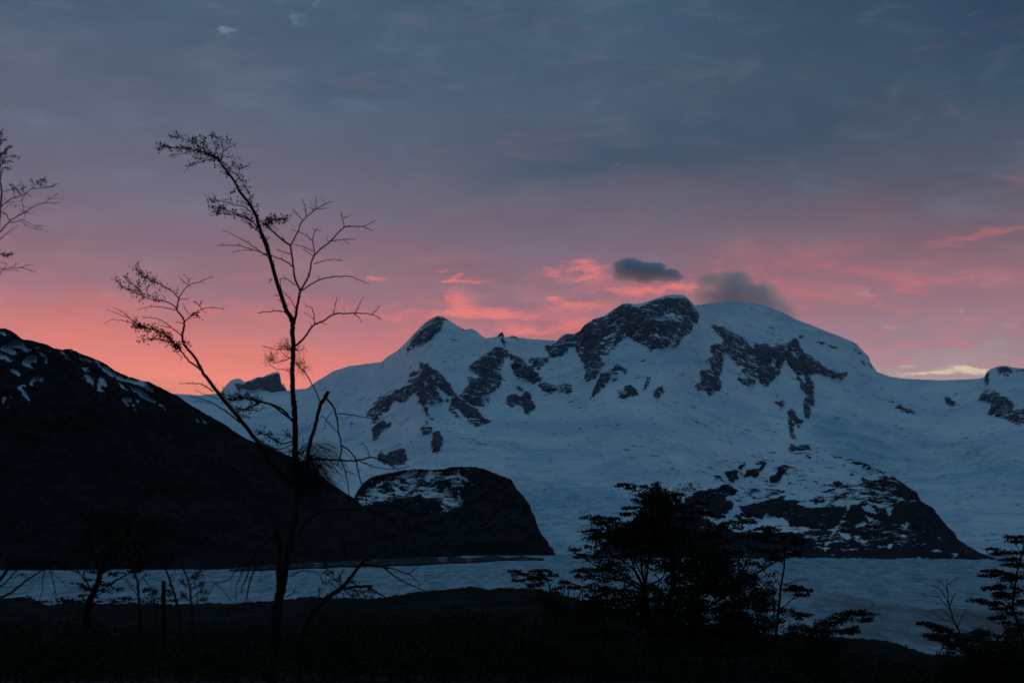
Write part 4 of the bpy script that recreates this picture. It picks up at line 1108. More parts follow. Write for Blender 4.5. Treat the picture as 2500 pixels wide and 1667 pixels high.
# foliage of the leaning top
def tw(view, pts, w0, w1, leaf=0, n=0, L=0.12, up=0.4, bare=0, bl=0.10, lo=0.1, part='limb', dens=1.2, k=4):
    W = T.grow(view, pts, w0, w1, part, k=k)
    if leaf:
        T.leafy_limb(W, leaf, L, dens, lo, 1.0, up)
    if bare:
        T.side_twigs(W, bare, bl, 0.0022, 0.1, 1.0, up=0.3)
    return W
T.leafy_limb(Ld[-26:], 52, 0.13, 1.4, 0.0, 1.0, 0.35)
T.leafy_limb(Ld[-30:-12], 60, 0.09, 2.2, 0.0, 1.0, 0.0)
T.leafy_limb(Ld[18:34], 20, 0.10, 1.3, 0.0, 1.0, 0.1)
tw('a', [(910, 290), (925, 200), (905, 130), (860, 105), (815, 95)], 2.4, 1.2, 22, L=0.10)
tw('a', [(920, 215), (950, 195), (990, 185)], 1.8, 1, 7, L=0.08); tw('a', [(905, 250), (950, 255), (985, 258)], 1.6, 1, 6, L=0.07)
tw('a', [(860, 265), (870, 200), (860, 160), (845, 140)], 1.8, 1, 10, L=0.08); tw('a', [(820, 245), (790, 180), (775, 130)], 1.8, 1, 10, L=0.08)
tw('a', [(935, 190), (950, 150), (960, 115)], 1.5, 1, 6, L=0.07)
tw('a', [(800, 235), (730, 165), (650, 130), (570, 108)], 2.4, 1, 24, L=0.10); tw('a', [(720, 215), (690, 150), (700, 120)], 1.6, 1, 9, L=0.07)
tw('a', [(710, 215), (620, 195), (545, 188), (465, 185)], 2, 1, 14, L=0.07); tw('a', [(710, 218), (600, 238), (510, 248)], 2, 1, 12, L=0.07)
tw('a', [(840, 275), (740, 302), (658, 326)], 2, 1, 14, L=0.07, up=0.1); tw('a', [(800, 270), (750, 275), (690, 265)], 2, 1, 9, L=0.07)
tw('a', [(960, 350), (1000, 330), (1040, 350), (1085, 345), (1128, 312)], 2.2, 1, 18, L=0.08); tw('a', [(1045, 390), (1045, 340), (1010, 300)], 1.8, 1, 9, L=0.07)
tw('a', [(1040, 430), (1080, 440), (1098, 450)], 1.6, 1, 6, L=0.05); tw('a', [(1030, 480), (1010, 520), (980, 540)], 2, 1.2, 12, L=0.06); tw('a', [(1040, 520), (1075, 505)], 2, 1.2, 6, L=0.05)
tw('a', [(1140, 640), (1190, 640)], 2, 1, 6, L=0.06); tw('a', [(1130, 560), (1158, 578)], 2, 1, 5, L=0.05)
tw('a', [(1190, 800), (1110, 725), (1000, 685), (920, 660), (840, 635)], 3, 1.2, 42, L=0.10); tw('a', [(1150, 760), (1050, 715), (950, 700), (850, 680)], 2.5, 1.2, 30, L=0.08)
tw('a', [(1212, 850), (1150, 790), (1070, 740)], 3.2, 2, 12, L=0.08); tw('a', [(1150, 690), (1080, 640), (1000, 625), (900, 595), (825, 590)], 2.4, 1, 34, L=0.07)
tw('a', [(1200, 760), (1260, 745), (1320, 740), (1395, 745)], 2.6, 1, 46, L=0.10, dens=1.8); tw('a', [(1225, 790), (1265, 770)], 3, 2, 14, L=0.08)
tw('a', [(1130, 640), (1090, 610), (1060, 605)], 2, 1, 5, L=0.05)
# right-hand fork, bare
tw('a', [(1465, 1545), (1492, 1400), (1515, 1290)], 8, 6.5, bare=2, bl=.05)
tw('a', [(1515, 1290), (1472, 1180), (1456, 1050), (1440, 940)], 5.5, 4.5, bare=4, bl=.06)
tw('a', [(1440, 940), (1350, 870), (1260, 790), (1222, 765)], 4.5, 4.5, bare=4, bl=.07)
tw('a', [(1440, 940), (1490, 850), (1535, 750), (1640, 660), (1700, 625), (1752, 600)], 4, 1.4, bare=5, bl=.06)
tw('a', [(1530, 745), (1490, 695), (1450, 650)], 2.2, 1.2, bare=2, bl=.04); tw('a', [(1558, 715), (1555, 650), (1530, 580)], 2.4, 1.2, bare=3, bl=.04)
tw('a', [(1642, 660), (1632, 610), (1642, 560)], 2.2, 1.2, bare=2, bl=.04); tw('a', [(1625, 668), (1580, 642)], 1.8, 1); tw('a', [(1650, 660), (1735, 655)], 1.8, 1)
tw('a', [(1515, 1290), (1580, 1170), (1620, 1020), (1750, 900), (1850, 800), (1930, 795), (2000, 790), (2092, 750)], 5.2, 1.2, bare=6, bl=.05, k=5)
tw('a', [(1850, 800), (1840, 740), (1825, 678)], 2.4, 1.3, bare=2, bl=.03); tw('a', [(1842, 730), (1885, 718), (1905, 698)], 1.8, 1); tw('a', [(1995, 795), (2035, 812), (2075, 830)], 2, 1.1, bare=2, bl=.03)
tw('a', [(1750, 905), (1850, 892), (1938, 890)], 2.4, 1.2, bare=3, bl=.03); tw('a', [(1835, 892), (1888, 925)], 1.6, 1); tw('a', [(1730, 910), (1715, 870)], 1.8, 1)
tw('a', [(1625, 1005), (1610, 890), (1635, 820), (1665, 825)], 3, 1.2, bare=3, bl=.04); tw('a', [(1635, 820), (1610, 808)], 1.6, 1); tw('a', [(1610, 905), (1540, 850), (1440, 815)], 2.3, 1.1, bare=3, bl=.03)
tw('a', [(1612, 985), (1550, 950), (1465, 930)], 2.2, 1.1, bare=2, bl=.03); tw('a', [(1617, 1020), (1570, 990), (1533, 965)], 2, 1.1)
tw('a', [(1620, 1082), (1700, 1055), (1780, 1048), (1842, 1055)], 2.4, 1.1, bare=2, bl=.03); tw('a', [(1575, 1175), (1568, 1145)], 1.6, 1)
tw('a', [(1530, 1282), (1640, 1210), (1750, 1180), (1890, 1175), (1960, 1200), (2045, 1235)], 3.6, 1.2, bare=3, bl=.04); tw('a', [(1650, 1205), (1662, 1168)], 1.8, 1)
tw('a', [(1478, 1242), (1430, 1210), (1370, 1188), (1365, 1240), (1375, 1290)], 2.6, 1.2, bare=5, bl=.05); tw('a', [(1480, 1425), (1440, 1350), (1378, 1288)], 2.5, 1.5, bare=3, bl=.04)
tw('a', [(1455, 1100), (1380, 1050), (1290, 1018), (1180, 980), (1050, 940), (960, 937), (875, 941)], 3.4, 1.2, bare=6, bl=.05, k=5); tw('a', [(1290, 1042), (1200, 980), (1080, 900), (920, 820)], 3, 1.1, bare=3, bl=.04)
tw('a', [(1180, 978), (1080, 975), (998, 988)], 2, 1, bare=1, bl=.03); tw('a', [(1440, 1000), (1370, 985), (1330, 960)], 2.2, 1.1, bare=3, bl=.03); tw('a', [(1375, 1050), (1375, 1005)], 1.6, 1)
tw('a', [(1405, 1452), (1340, 1438), (1270, 1446), (1188, 1456)], 3, 1.8, bare=5, bl=.03)
tw('a', [(1300, 1190), (1285, 1205), (1270, 1225)], 2, 1.2, bare=4, bl=.04); tw('a', [(1350, 1320), (1315, 1322)], 1.6, 1, bare=3, bl=.03)
tw('a', [(1385, 1355), (1335, 1357)], 1.6, 1, bare=2, bl=.03); tw('a', [(1415, 1420), (1418, 1380)], 1.8, 1, bare=2, bl=.03)
# lower right limb
tw('c', [(872, 408), (960, 320), (1040, 210), (1120, 178), (1240, 105), (1340, 100), (1440, 98), (1550, 100), (1620, 115), (1688, 152)], 5.6, 1.6, bare=8, bl=.05, k=4)
tw('c', [(1050, 200), (1045, 110), (1020, 42), (970, 26)], 3, 1.3, bare=5, bl=.04); tw('c', [(1050, 160), (1010, 125), (952, 90)], 2, 1.1, bare=1, bl=.03); tw('c', [(1020, 222), (1005, 178)], 1.8, 1)
tw('a', [(1768, 1470), (1780, 1400), (1797, 1330)], 2.6, 1.2, bare=4, bl=.03); tw('a', [(1938, 1458), (1965, 1395), (1988, 1345)], 2.4, 1.2, bare=2, bl=.03)
tw('c', [(1600, 105), (1640, 70), (1676, 26)], 2.2, 1.2, bare=2, bl=.03); tw('c', [(1430, 105), (1470, 130), (1502, 180)], 2.2, 1.1, bare=1, bl=.03); tw('c', [(1110, 188), (1175, 205)], 2, 1.1)
# tufts at the old wounds of the trunk
def tuft(view, c, n, L, r=0.0012, dirx=0.0, upz=0.1, arc=0.25):
    s0 = V(view, [c])[0]
    Y = T.depth_at(s0); p = world(s0[0], s0[1], Y) - T.base
    for _ in range(n):
        d = unit(T.rs.normal(size=3) + np.array([dirx, 0, upz]))
        T.twig(p + T.rs.normal(size=3) * 0.01, d, L * T.rs.uniform(.5, 1.1), r, arc, 0, True, T.dry)
for pts in ([(838, 450), (760, 420), (680, 378)], [(838, 440), (770, 415), (668, 412)], [(835, 450), (700, 440), (620, 425), (548, 415)], [(830, 430), (790, 380), (750, 322)], [(835, 460), (770, 430), (700, 435)],
            [(840, 440), (890, 450), (935, 438)], [(838, 470), (880, 440), (895, 420)], [(830, 530), (760, 490), (712, 440)]):
    tw('c', pts, 2, 0.9, bare=5, bl=.05, part='twig')
tuft('c', (825, 440), 26, 0.14, dirx=-1.0); tuft('c', (870, 450), 12, 0.09, dirx=1.2)
tw('c', [(835, 520), (740, 550), (680, 572), (640, 555)], 2.2, 1.2, bare=3, bl=.04); tuft('c', (640, 530), 55, 0.10, upz=0.2)
tw('c', [(830, 665), (780, 640), (700, 632), (628, 598)], 2, 1, bare=6, bl=.05); tuft('c', (800, 640), 8, 0.09, upz=.5)
tw('d', [(1102, 330), (1095, 300), (1060, 210), (1010, 120), (950, 20)], 3.2, 3, bare=3, bl=.03)
tw('c', [(950, 660), (905, 610), (868, 570)], 3, 3.2, bare=5, bl=.05); tuft('c', (905, 580), 34, 0.10, dirx=.3); tuft('c', (945, 625), 30, 0.09, dirx=.4)
tuft('c', (890, 995), 8, 0.03)
# broken stem beside the trunk with its drooping limb
tw('d', [(985, 960), (1000, 740), (1058, 540), (1105, 350), (1150, 285), (1182, 216)], 10, 9, part='limb', bare=5, bl=.03, k=5)
tw('d', [(1125, 325), (1160, 250), (1180, 215)], 9, 6); tuft('d', (1160, 270), 10, 0.035)
tw('d', [(1172, 292), (1222, 350), (1258, 440), (1280, 600), (1306, 740), (1290, 850), (1262, 930)], 5.5, 3, bare=5, bl=.03)
tw('d', [(1262, 428), (1380, 435), (1480, 458), (1560, 466), (1600, 480)], 2.8, 1.4, bare=4, bl=.03)
tw('d', [(1105, 462), (1140, 462), (1220, 560), (1285, 620)], 2.6, 1.8, bare=3, bl=.03); tw('d', [(1222, 400), (1155, 500), (1150, 575)], 2, 1.2, bare=2, bl=.04)
tw('d', [(1305, 730), (1400, 800), (1450, 880), (1470, 1000), (1520, 1150), (1550, 1290)], 4.2, 2.6, bare=5, bl=.04)
tw('d', [(900, 900), (1050, 870), (1250, 872), (1450, 880), (1580, 848), (1700, 870), (1800, 932), (1880, 992)], 6, 1.6, bare=8, bl=.05)
tw('d', [(1580, 850), (1552, 760), (1500, 702)], 2.4, 1.1, bare=4, bl=.05); tw('d', [(1480, 880), (1600, 930), (1780, 958), (1960, 935)], 3.2, 1.2, bare=6, bl=.04)
tw('d', [(1300, 880), (1350, 1000), (1380, 1200), (1388, 1310)], 3.2, 2, bare=3, bl=.04); tw('d', [(1340, 980), (1400, 990), (1460, 1030)], 2, 1, bare=3, bl=.04)
tw('f', [(385, 470), (480, 340), (600, 290), (740, 285), (880, 280), (970, 255), (1050, 250), (1200, 300), (1360, 322)], 6, 1.6, bare=5, bl=.05)
tw('f', [(890, 285), (1000, 310), (1110, 362)], 2.4, 1.2, bare=2, bl=.04)
# witch's broom on the trunk
nb = V('d', [(960, 900)])[0]
for k in range(430):
    a = T.rs.uniform(0, 2 * math.pi); rr = abs(T.rs.normal()) ** 0.7
    px = nb[0] + math.cos(a) * rr * 26 - 2; py = nb[1] + math.sin(a) * rr * 36 + 8
    p = world(px, py, 11.0 + T.rs.normal() * 0.10) - T.base
    out = np.array([px - nb[0] + 8, T.rs.normal() * 25, -(py - nb[1]) + 24]); out = unit(out + T.rs.normal(size=3) * 14)
    Lm = T.rs.uniform(0.10, 0.26); pts = [p]; d = out
    for q in range(5):
        d = unit(d + np.array([0.10, 0, -0.42]) + T.rs.normal(size=3) * 0.16); pts.append(pts[-1] + d * Lm / 5)
    T.dry.add(np.array(pts), 0.0017, 0.0008, 3)
for k in range(150):      # the long hair-like twigs hanging to the right
    px = nb[0] + T.rs.uniform(-6, 50); py = nb[1] + T.rs.uniform(-50, 40)
    p = world(px, py, 11.0 + T.rs.normal() * 0.10) - T.base
    d = unit(np.array([T.rs.uniform(0.5, 1.4), T.rs.normal() * 0.3, T.rs.uniform(-0.2, 0.7)])); Lm = T.rs.uniform(0.12, 0.32); pts = [p]
    for q in range(6):
        d = unit(d + np.array([0.04, 0, -0.30]) + T.rs.normal(size=3) * 0.10); pts.append(pts[-1] + d * Lm / 6)
    T.dry.add(np.array(pts), 0.0015, 0.0007, 3)
for k in range(60):
    px = nb[0] + T.rs.uniform(-16, 60); py = nb[1] + T.rs.uniform(10, 60)
    p = world(px, py, 11.0 + T.rs.normal() * 0.08) - T.base
    T.twig(p, unit(np.array([T.rs.normal() * .5, T.rs.normal() * .3, -1.0])), T.rs.uniform(.08, .2), 0.0014, 0.15, 0, True, T.dry)
for k in range(26):       # dense heart of the broom
    px = nb[0] + T.rs.normal() * 14; py = nb[1] + T.rs.normal() * 26 + 14
    p = world(px, py, 11.0 + T.rs.normal() * 0.06) - T.base
    T.dry.add(np.array([p, p + T.rs.normal(size=3) * 0.025, p + T.rs.normal(size=3) * 0.035 - UP * 0.03]), 0.013, 0.004, 5)
# left limb
LL = T.grow('d', [(838, 1130), (760, 1030), (680, 950), (600, 850), (520, 720), (400, 560), (250, 380), (150, 260), (80, 170), (0, 60)], 13, 8.5, sides=8)
T.side_twigs(LL, 12, 0.05, 0.002)
L3 = T.grow('b', [(890, 990), (855, 920), (800, 820), (720, 730), (695, 640), (712, 530), (690, 470), (650, 410), (665, 310)], 8, 3.6, sides=7)
T.side_twigs(L3, 14, 0.04, 0.0018)
L4 = tw('b', [(855, 935), (755, 860), (690, 780), (640, 720), (560, 640), (450, 590), (330, 560), (230, 480), (150, 420), (95, 390)], 5, 1.2, bare=4, bl=.04)
T.leafy_limb(L4[8:27], 120, 0.085, 2.2, 0, 1, 0.0)
tw('b', [(240, 490), (140, 450), (30, 410)], 1.8, 0.9); tw('b', [(300, 535), (150, 500), (70, 505), (10, 532)], 1.8, 0.9)
tw('b', [(640, 715), (560, 690), (470, 670), (340, 668)], 2.4, 1, 40, L=0.07, up=0.1, dens=1.6); tw('b', [(700, 690), (730, 700), (765, 725)], 2.4, 1.2, 16, L=0.05, dens=1.6)
tw('b', [(350, 560), (300, 552), (262, 550)], 1.6, 1, 10, L=0.04); tw('b', [(660, 750), (650, 790), (690, 820)], 1.6, 1, bare=4, bl=.05)
tw('b', [(650, 410), (600, 365), (540, 340), (420, 320), (270, 260), (180, 215), (128, 170)], 3.4, 1.2, 52, L=0.09, up=1.2, lo=0.35, dens=1.2)
tw('b', [(370, 285), (290, 210), (200, 150)], 2, 1, 26, L=0.07, up=0.8); tw('b', [(400, 290), (380, 230), (430, 190)], 1.8, 1, 14, L=0.06, up=.6); tw('b', [(330, 270), (310, 210), (330, 180)], 1.8, 1, 10, L=0.06, up=.6)
tw('b', [(460, 325), (490, 290)], 1.5, .9, 5, L=0.04); tw('b', [(548, 340), (540, 305), (522, 290)], 1.8, 1)
tw('b', [(662, 312), (600, 250), (500, 190), (400, 140), (330, 105), (293, 55)], 3.2, 1.1, 50, L=0.09, up=1.3, lo=0.2, dens=1.2)
tw('b', [(640, 290), (650, 240)], 1.6, 1, 6, L=0.05); tw('b', [(370, 130), (375, 155)], 1.6, 1, 6, L=.04)
tw('b', [(662, 312), (740, 210), (850, 170), (962, 120)], 3, 1.1, bare=6, bl=.04); tw('b', [(745, 200), (750, 150), (708, 110)], 2, 1, bare=2, bl=.03); tw('b', [(748, 150), (795, 135)], 1.5, .9); tw('b', [(738, 195), (662, 125)], 1.8, .9, bare=2, bl=.03)
tw('b', [(672, 322), (755, 320)], 2, 1.1, bare=1, bl=.03); tw('b', [(642, 416), (560, 400), (470, 388), (385, 390), (305, 415)], 2.4, 1, bare=7, bl=.03)
tw('b', [(715, 520), (780, 460), (870, 408), (960, 395), (1065, 407)], 3, 1.1, bare=6, bl=.03); tw('b', [(868, 415), (840, 370), (800, 335)], 2, 1, 5, L=.04); tw('b', [(845, 375), (858, 345)], 1.6, 1, 5, L=.04)
tw('b', [(745, 480), (790, 465), (830, 462)], 2.2, 1.4, 20, L=0.06, dens=1.5); tw('b', [(750, 452), (720, 400), (698, 360)], 2, 1, bare=4, bl=.03); tw('b', [(872, 420), (912, 442)], 1.6, 1)
tw('b', [(692, 640), (600, 570), (520, 510), (440, 485), (352, 485)], 3, 1, bare=9, bl=.04); tw('b', [(600, 570), (480, 550)], 2, 1, bare=2, bl=.03); tw('b', [(700, 532), (640, 518)], 2, 1.2, bare=2, bl=.03)
tw('b', [(965, 1125), (880, 1070), (780, 1055), (668, 1055)], 3.4, 1.3, bare=10, bl=.035); tw('b', [(1195, 1395), (1080, 1300), (980, 1240), (880, 1190), (756, 1173)], 4.6, 1.2, bare=7, bl=.04)
tw('b', [(950, 1228), (870, 1212), (788, 1212)], 1.8, 1); tw('b', [(1010, 1190), (900, 1150), (796, 1112)], 2, 1)
tw('b', [(1120, 1290), (1180, 1345), (1275, 1348)], 2, 1, bare=2, bl=.04)
W1 = tw('d', [(842, 505), (760, 405), (650, 345), (540, 318), (450, 292), (350, 288), (240, 300), (170, 250)], 6.5, 2.2, bare=4, bl=.03)
T.leafy_limb(W1[-18:], 60, 0.09, 1.6, 0, 1, 0.3)
W2 = tw('d', [(835, 495), (700, 385), (600, 330), (520, 325), (400, 385), (300, 385)], 5.5, 2, bare=4, bl=.03)
T.leafy_limb(W2[-9:], 40, 0.08, 1.6, 0, 1, 0.0); tw('d', [(400, 392), (450, 395), (512, 400)], 2, 1, 14, L=.05); tw('d', [(300, 400), (340, 440), (415, 462)], 2, 1, 8, L=.05); tw('d', [(160, 240), (300, 270), (500, 268)], 2.4, 1.2, 34, L=.06, dens=1.6); tw('d', [(540, 340), (590, 388)], 2, 1)
tw('d', [(842, 690), (760, 715), (700, 700), (600, 640), (500, 600)], 4, 1.4, 42, L=.08, lo=.3, dens=1.6); tw('d', [(840, 720), (720, 770), (600, 740), (540, 700)], 3, 1.2, 40, L=.08, dens=1.6, lo=.3)
tw('d', [(840, 660), (800, 640), (780, 620)], 3, 1.2, 16, L=.07); tw('d', [(840, 780), (760, 800), (700, 790)], 3, 1.2, bare=6, bl=.06)
# lower limbs hanging over the glacier
tw('f', [(232, 440), (180, 500), (100, 570), (20, 680), (-40, 760)], 5.5, 3.2, bare=5, bl=.06); tw('f', [(228, 430), (210, 385), (150, 300), (70, 268)], 6, 2.4, bare=5, bl=.08); tw('f', [(230, 400), (290, 412), (335, 430)], 5, 4)
tw('g', [(1850, 680), (1830, 780), (1790, 860), (1795, 905)], 4, 2.2, bare=5, bl=.06); tw('g', [(1870, 650), (1885, 720), (1850, 820), (1825, 950)], 4.4, 3.4, bare=4, bl=.05)
tw('g', [(1850, 680), (1760, 720), (1700, 800), (1600, 830), (1545, 900)], 3, 1.3, bare=5, bl=.05); tw('g', [(1600, 835), (1650, 880), (1722, 970)], 2, 1.1, bare=2, bl=.04); tw('g', [(1790, 760), (1750, 850), (1748, 960)], 2.6, 1.4, bare=3, bl=.04)
tw('g', [(2035, 615), (1960, 660), (1890, 720)], 3, 1.4, bare=3, bl=.05); tw('g', [(1940, 570), (1945, 700), (1925, 820)], 2.4, 1, bare=2, bl=.04); tw('g', [(1720, 800), (1712, 880)], 1.6, 1)
tw('f', [(325, 775), (420, 740), (520, 745), (560, 790), (590, 850)], 3, 1.2, bare=6, bl=.05)
tw('f', [(300, 930), (350, 900), (375, 855)], 3, 1.2, bare=4, bl=.05)
T.finish()

# ------------------------------------------------------------------ tree at the left edge of the frame
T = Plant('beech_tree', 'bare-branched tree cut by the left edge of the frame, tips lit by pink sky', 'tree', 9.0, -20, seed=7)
T.leaf_size = 0.014
T.grow('e', [(-60, 5600), (-55, 3600), (-48, 2600), (-40, 1900), (-32, 1600)], 20, 8, 'trunk', dend=9.0)
T.grow('e', [(-32, 1600), (-22, 1450), (-14, 1100), (-6, 860), (6, 800), (16, 655), (4, 560), (8, 480), (-2, 420), (-2, 250), (-6, 110)], 7, 1.5, 'trunk', dend=9.0)
for a_ in ([(5, 805), (90, 740), (150, 712), (230, 685), (310, 635), (440, 620), (500, 605), (558, 580)], [(90, 940), (160, 900), (240, 855), (340, 795), (420, 770), (500, 768), (578, 765)]):
    tw('e', a_, 3.2, 0.9, bare=10, bl=.025)
tw('e', [(200, 695), (160, 640), (110, 600)], 1.4, .8, 22, L=.035, dens=1.0); tw('e', [(240, 680), (215, 630), (245, 615)], 1.4, .8, 22, L=.035); tw('e', [(135, 715), (132, 660), (118, 610)], 1.4, .8, 12, L=.03)
tw('e', [(310, 635), (320, 590), (300, 545)], 1.2, .7, 8, L=.03); tw('e', [(380, 622), (400, 580), (432, 535)], 1.4, .7, 16, L=.035); tw('e', [(420, 620), (440, 560), (400, 545)], 1.2, .7, 12, L=.03); tw('e', [(320, 630), (345, 590), (360, 570)], 1.2, .7, 8, L=.03); tw('e', [(460, 615), (520, 600)], 1.2, .7, 6, L=.03)
tw('e', [(235, 690), (212, 740), (222, 800), (238, 862)], 1.8, 1.4, bare=2, bl=.03); tw('e', [(235, 682), (280, 695), (322, 712)], 1.4, .7, bare=2, bl=.02)
tw('e', [(18, 655), (80, 652), (150, 620), (215, 560)], 1.8, .7, bare=5, bl=.02); tw('e', [(70, 755), (130, 760), (195, 752)], 1.5, .7, bare=4, bl=.02); tw('e', [(100, 770), (120, 790), (200, 790)], 1.2, .7, bare=3, bl=.02)
tw('e', [(4, 850), (60, 880), (95, 938)], 3, 2.6); tw('e', [(-8, 1050), (40, 1000), (92, 945)], 4, 3); tw('e', [(10, 840), (60, 810), (70, 770), (30, 700)], 1.5, .7)
tw('e', [(420, 770), (480, 722), (556, 682)], 1.6, .7, bare=4, bl=.02); tw('e', [(480, 724), (605, 732)], 1.3, .7, bare=2, bl=.02); tw('e', [(240, 860), (190, 830)], 1.3, .7); tw('e', [(240, 862), (320, 868), (326, 828)], 1.2, .6)
tw('e', [(92, 955), (160, 945), (222, 930), (320, 982), (462, 1045)], 2.4, .8, bare=4, bl=.02); tw('e', [(345, 985), (400, 985), (458, 990)], 1.4, .7, bare=2, bl=.02); tw('e', [(200, 940), (300, 1005), (398, 1040)], 1.5, .7, bare=2, bl=.02); tw('e', [(235, 865), (238, 900), (222, 930)], 1.4, 1)
tw('e', [(-8, 1120), (80, 1050), (172, 988)], 2.8, .9, bare=3, bl=.02)
for a_ in ([(0, 400), (50, 340), (110, 315), (195, 326)], [(0, 410), (40, 380), (95, 365)], [(0, 330), (40, 280), (70, 240), (120, 225)], [(-5, 230), (20, 180), (48, 165)], [(-2, 430), (40, 430), (90, 442)], [(0, 380), (20, 330), (10, 290)], [(-4, 220), (10, 140), (5, 100)], [(0, 300), (50, 290), (70, 250)]):
    tw('e', a_, 1.4, .7, 24, L=.03, up=.2, dens=1.3)
tw('e', [(8, 500), (25, 470), (15, 440)], 1.4, .8, bare=6, bl=.03)
tw('e', [(-40, 1262), (20, 1258), (70, 1270), (115, 1250)], 1.6, .8, 46, L=.035, up=.1, dens=2.0)
tw('e', [(-10, 1460), (40, 1400), (120, 1388), (200, 1385), (262, 1358), (330, 1366)], 2.2, .8, bare=6, bl=.025); tw('e', [(200, 1385), (280, 1405), (358, 1430)], 1.5, .7, bare=2, bl=.02); tw('e', [(40, 1402), (62, 1348), (-10, 1335)], 1.5, .7, bare=3, bl=.03)
tw('e', [(60, 1412), (150, 1408), (195, 1436)], 1.3, .7, bare=1, bl=.02); tw('e', [(110, 1385), (150, 1355), (192, 1326)], 1.3, .7, bare=1, bl=.02); tw('e', [(0, 1430), (-5, 1400), (60, 1395)], 1.5, .7, bare=3, bl=.02)
tw('e', [(-5, 900), (0, 880), (15, 905)], 2, 1, 8, L=.02)
# low limbs crossing the glacier view at the bottom left
tw('h', [(-300, 640), (0, 560), (120, 500), (300, 362), (470, 250), (600, 130)], 7, 3, bare=5, bl=.06); tw('h', [(-250, 560), (0, 432), (100, 340), (200, 230), (260, 130)], 5, 2.4, bare=8, bl=.05)
tw('h', [(-200, 520), (0, 345), (70, 250), (160, 120)], 12, 6, bare=4, bl=.06)
tw('h', [(525, 215), (490, 350), (485, 470), (455, 585)], 3, 1.6, bare=3, bl=.03); tw('h', [(560, 180), (595, 300), (625, 440), (652, 610)], 3.2, 1.8, bare=3, bl=.03); tw('h', [(600, 270), (680, 340), (785, 432)], 2, 1, bare=2, bl=.03); tw('h', [(630, 470), (590, 590)], 1.8, 1)
tw('h', [(100, 345), (180, 320), (240, 290), (300, 320)], 2, 1.2, 14, L=.04); tw('h', [(0, 435), (120, 440), (200, 430)], 1.6, .9)
T.finish()

# ------------------------------------------------------------------ shrubby beech at the lower left
T = Plant('beech_tree', 'low spreading beech at the lower left with its crooked trunk in front of the glacier', 'tree', 14.0, 212, seed=15)
T.leaf_size = 0.026
T.grow('h', [(985, 900), (1000, 700), (1045, 560), (1120, 400), (1150, 280), (1215, 120), (1260, 0), (1300, -200)], 20, 6, 'trunk', dend=14.0)
for a_, w in (([(1140, 300), (1110, 180), (1060, 20), (1000, -200)], 8), ([(1040, 480), (1010, 410), (960, 320), (880, 262), (820, 240)], 5), ([(1160, 420), (1260, 400), (1400, 320), (1520, 270), (1600, 262)], 6), ([(1090, 500), (1200, 440), (1340, 380)], 4),
              ([(1010, 640), (960, 560), (900, 540)], 5), ([(1060, 560), (1180, 500), (1300, 460)], 4), ([(1150, 290), (1300, 200), (1420, 100), (1500, -60)], 6), ([(1210, 130), (1380, 0), (1500, -200)], 5), ([(1060, 30), (900, -100), (760, -160)], 5), ([(1050, 650), (1130, 600), (1200, 560)], 4),
              ([(1560, 620), (1400, 600), (1160, 640)], 3)):
    T.grow('h', a_, w, 1.4)
for x0, x1, y, hh in ((960, 1130, 262, 14), (1190, 1500, 275, 26), (1350, 1600, 252, 14), (850, 990, 400, 14), (880, 1000, 440, 16), (870, 1010, 528, 16), (1160, 1290, 410, 16), (1270, 1460, 450, 24), (1150, 1300, 470, 18), (1300, 1480, 560, 26), (1100, 1300, 570, 40), (880, 1000, 590, 20), (900, 1080, 620, 20),
                      (1450, 1640, 565, 18), (700, 860, 215, 12), (690, 850, 575, 10), (640, 760, 595, 8), (380, 560, 600, 8), (180, 380, 572, 8), (1300, 1450, 600, 16), (1000, 1160, 460, 30), (960, 1060, 345, 18), (1060, 1240, 240, 20)):
    T.plate('h', x0, x1, y, hh, dens=1.0, depth=14.0 + T.rs.normal() * .3)
T.fill('h', [(700, 190), (820, 60), (760, -160), (980, -120), (1000, -420), (1180, -760), (1300, -700), (1320, -420), (1560, -560), (1620, -240), (1900, -260), (1830, -40), (2080, 60), (2020, 170), (1800, 200), (1700, 140), (1500, 205), (1300, 180), (1180, 215), (1000, 225), (880, 190)], 230, 0.36, 0.6, 0.9,
       gaps=[[(1000, -60), (1200, -100), (1150, 60), (1020, 40)], [(1450, -200), (1600, -160), (1500, -20)], [(1250, -420), (1350, -400), (1300, -250)]])
T.fill('h', [(-100, 60), (150, 20), (420, 100), (700, 170), (560, 210), (380, 190), (150, 170), (-100, 150)], 34, 0.24, 0.6, 0.6)
T.finish()

# thin saplings and the snapped stem beside it
T = Plant('sapling', 'thin blurred sapling with drooping leaves between the low beech and the tall trunk', 'sapling', 7.5, 466, seed=21)
T.leaf_size = 0.014
T.grow('h', [(2240, 1200), (2210, 800), (2190, 560), (2180, 420), (2140, 300), (2090, 180), (2060, 60)], 7, 3, 'trunk', dend=7.5)
for a_ in ([(2185, 420), (2240, 350), (2290, 300)], [(2185, 440), (2120, 400), (2070, 370)], [(2190, 470), (2260, 430), (2330, 400)], [(2200, 560), (2280, 500), (2340, 490)], [(2195, 600), (2140, 560), (2090, 520)], [(2210, 620), (2300, 590), (2360, 560)], [(2170, 380), (2220, 300), (2300, 255)]):
    W = T.grow('h', a_, 2.5, 1.2); T.leafy_limb(W, 26, 0.05, 1.4, 0.2, 1, 0.2)
T.finish()
T = Plant('sapling', 'slanting sapling stem left of the blurred one, leaning left over the glacier', 'sapling', 9.0, 435, seed=22)
T.leaf_size = 0.016
T.grow('h', [(2100, 1200), (2060, 760), (2030, 620), (1985, 460), (1940, 320), (1890, 210), (1840, 80)], 8, 4, 'trunk', dend=9.0)
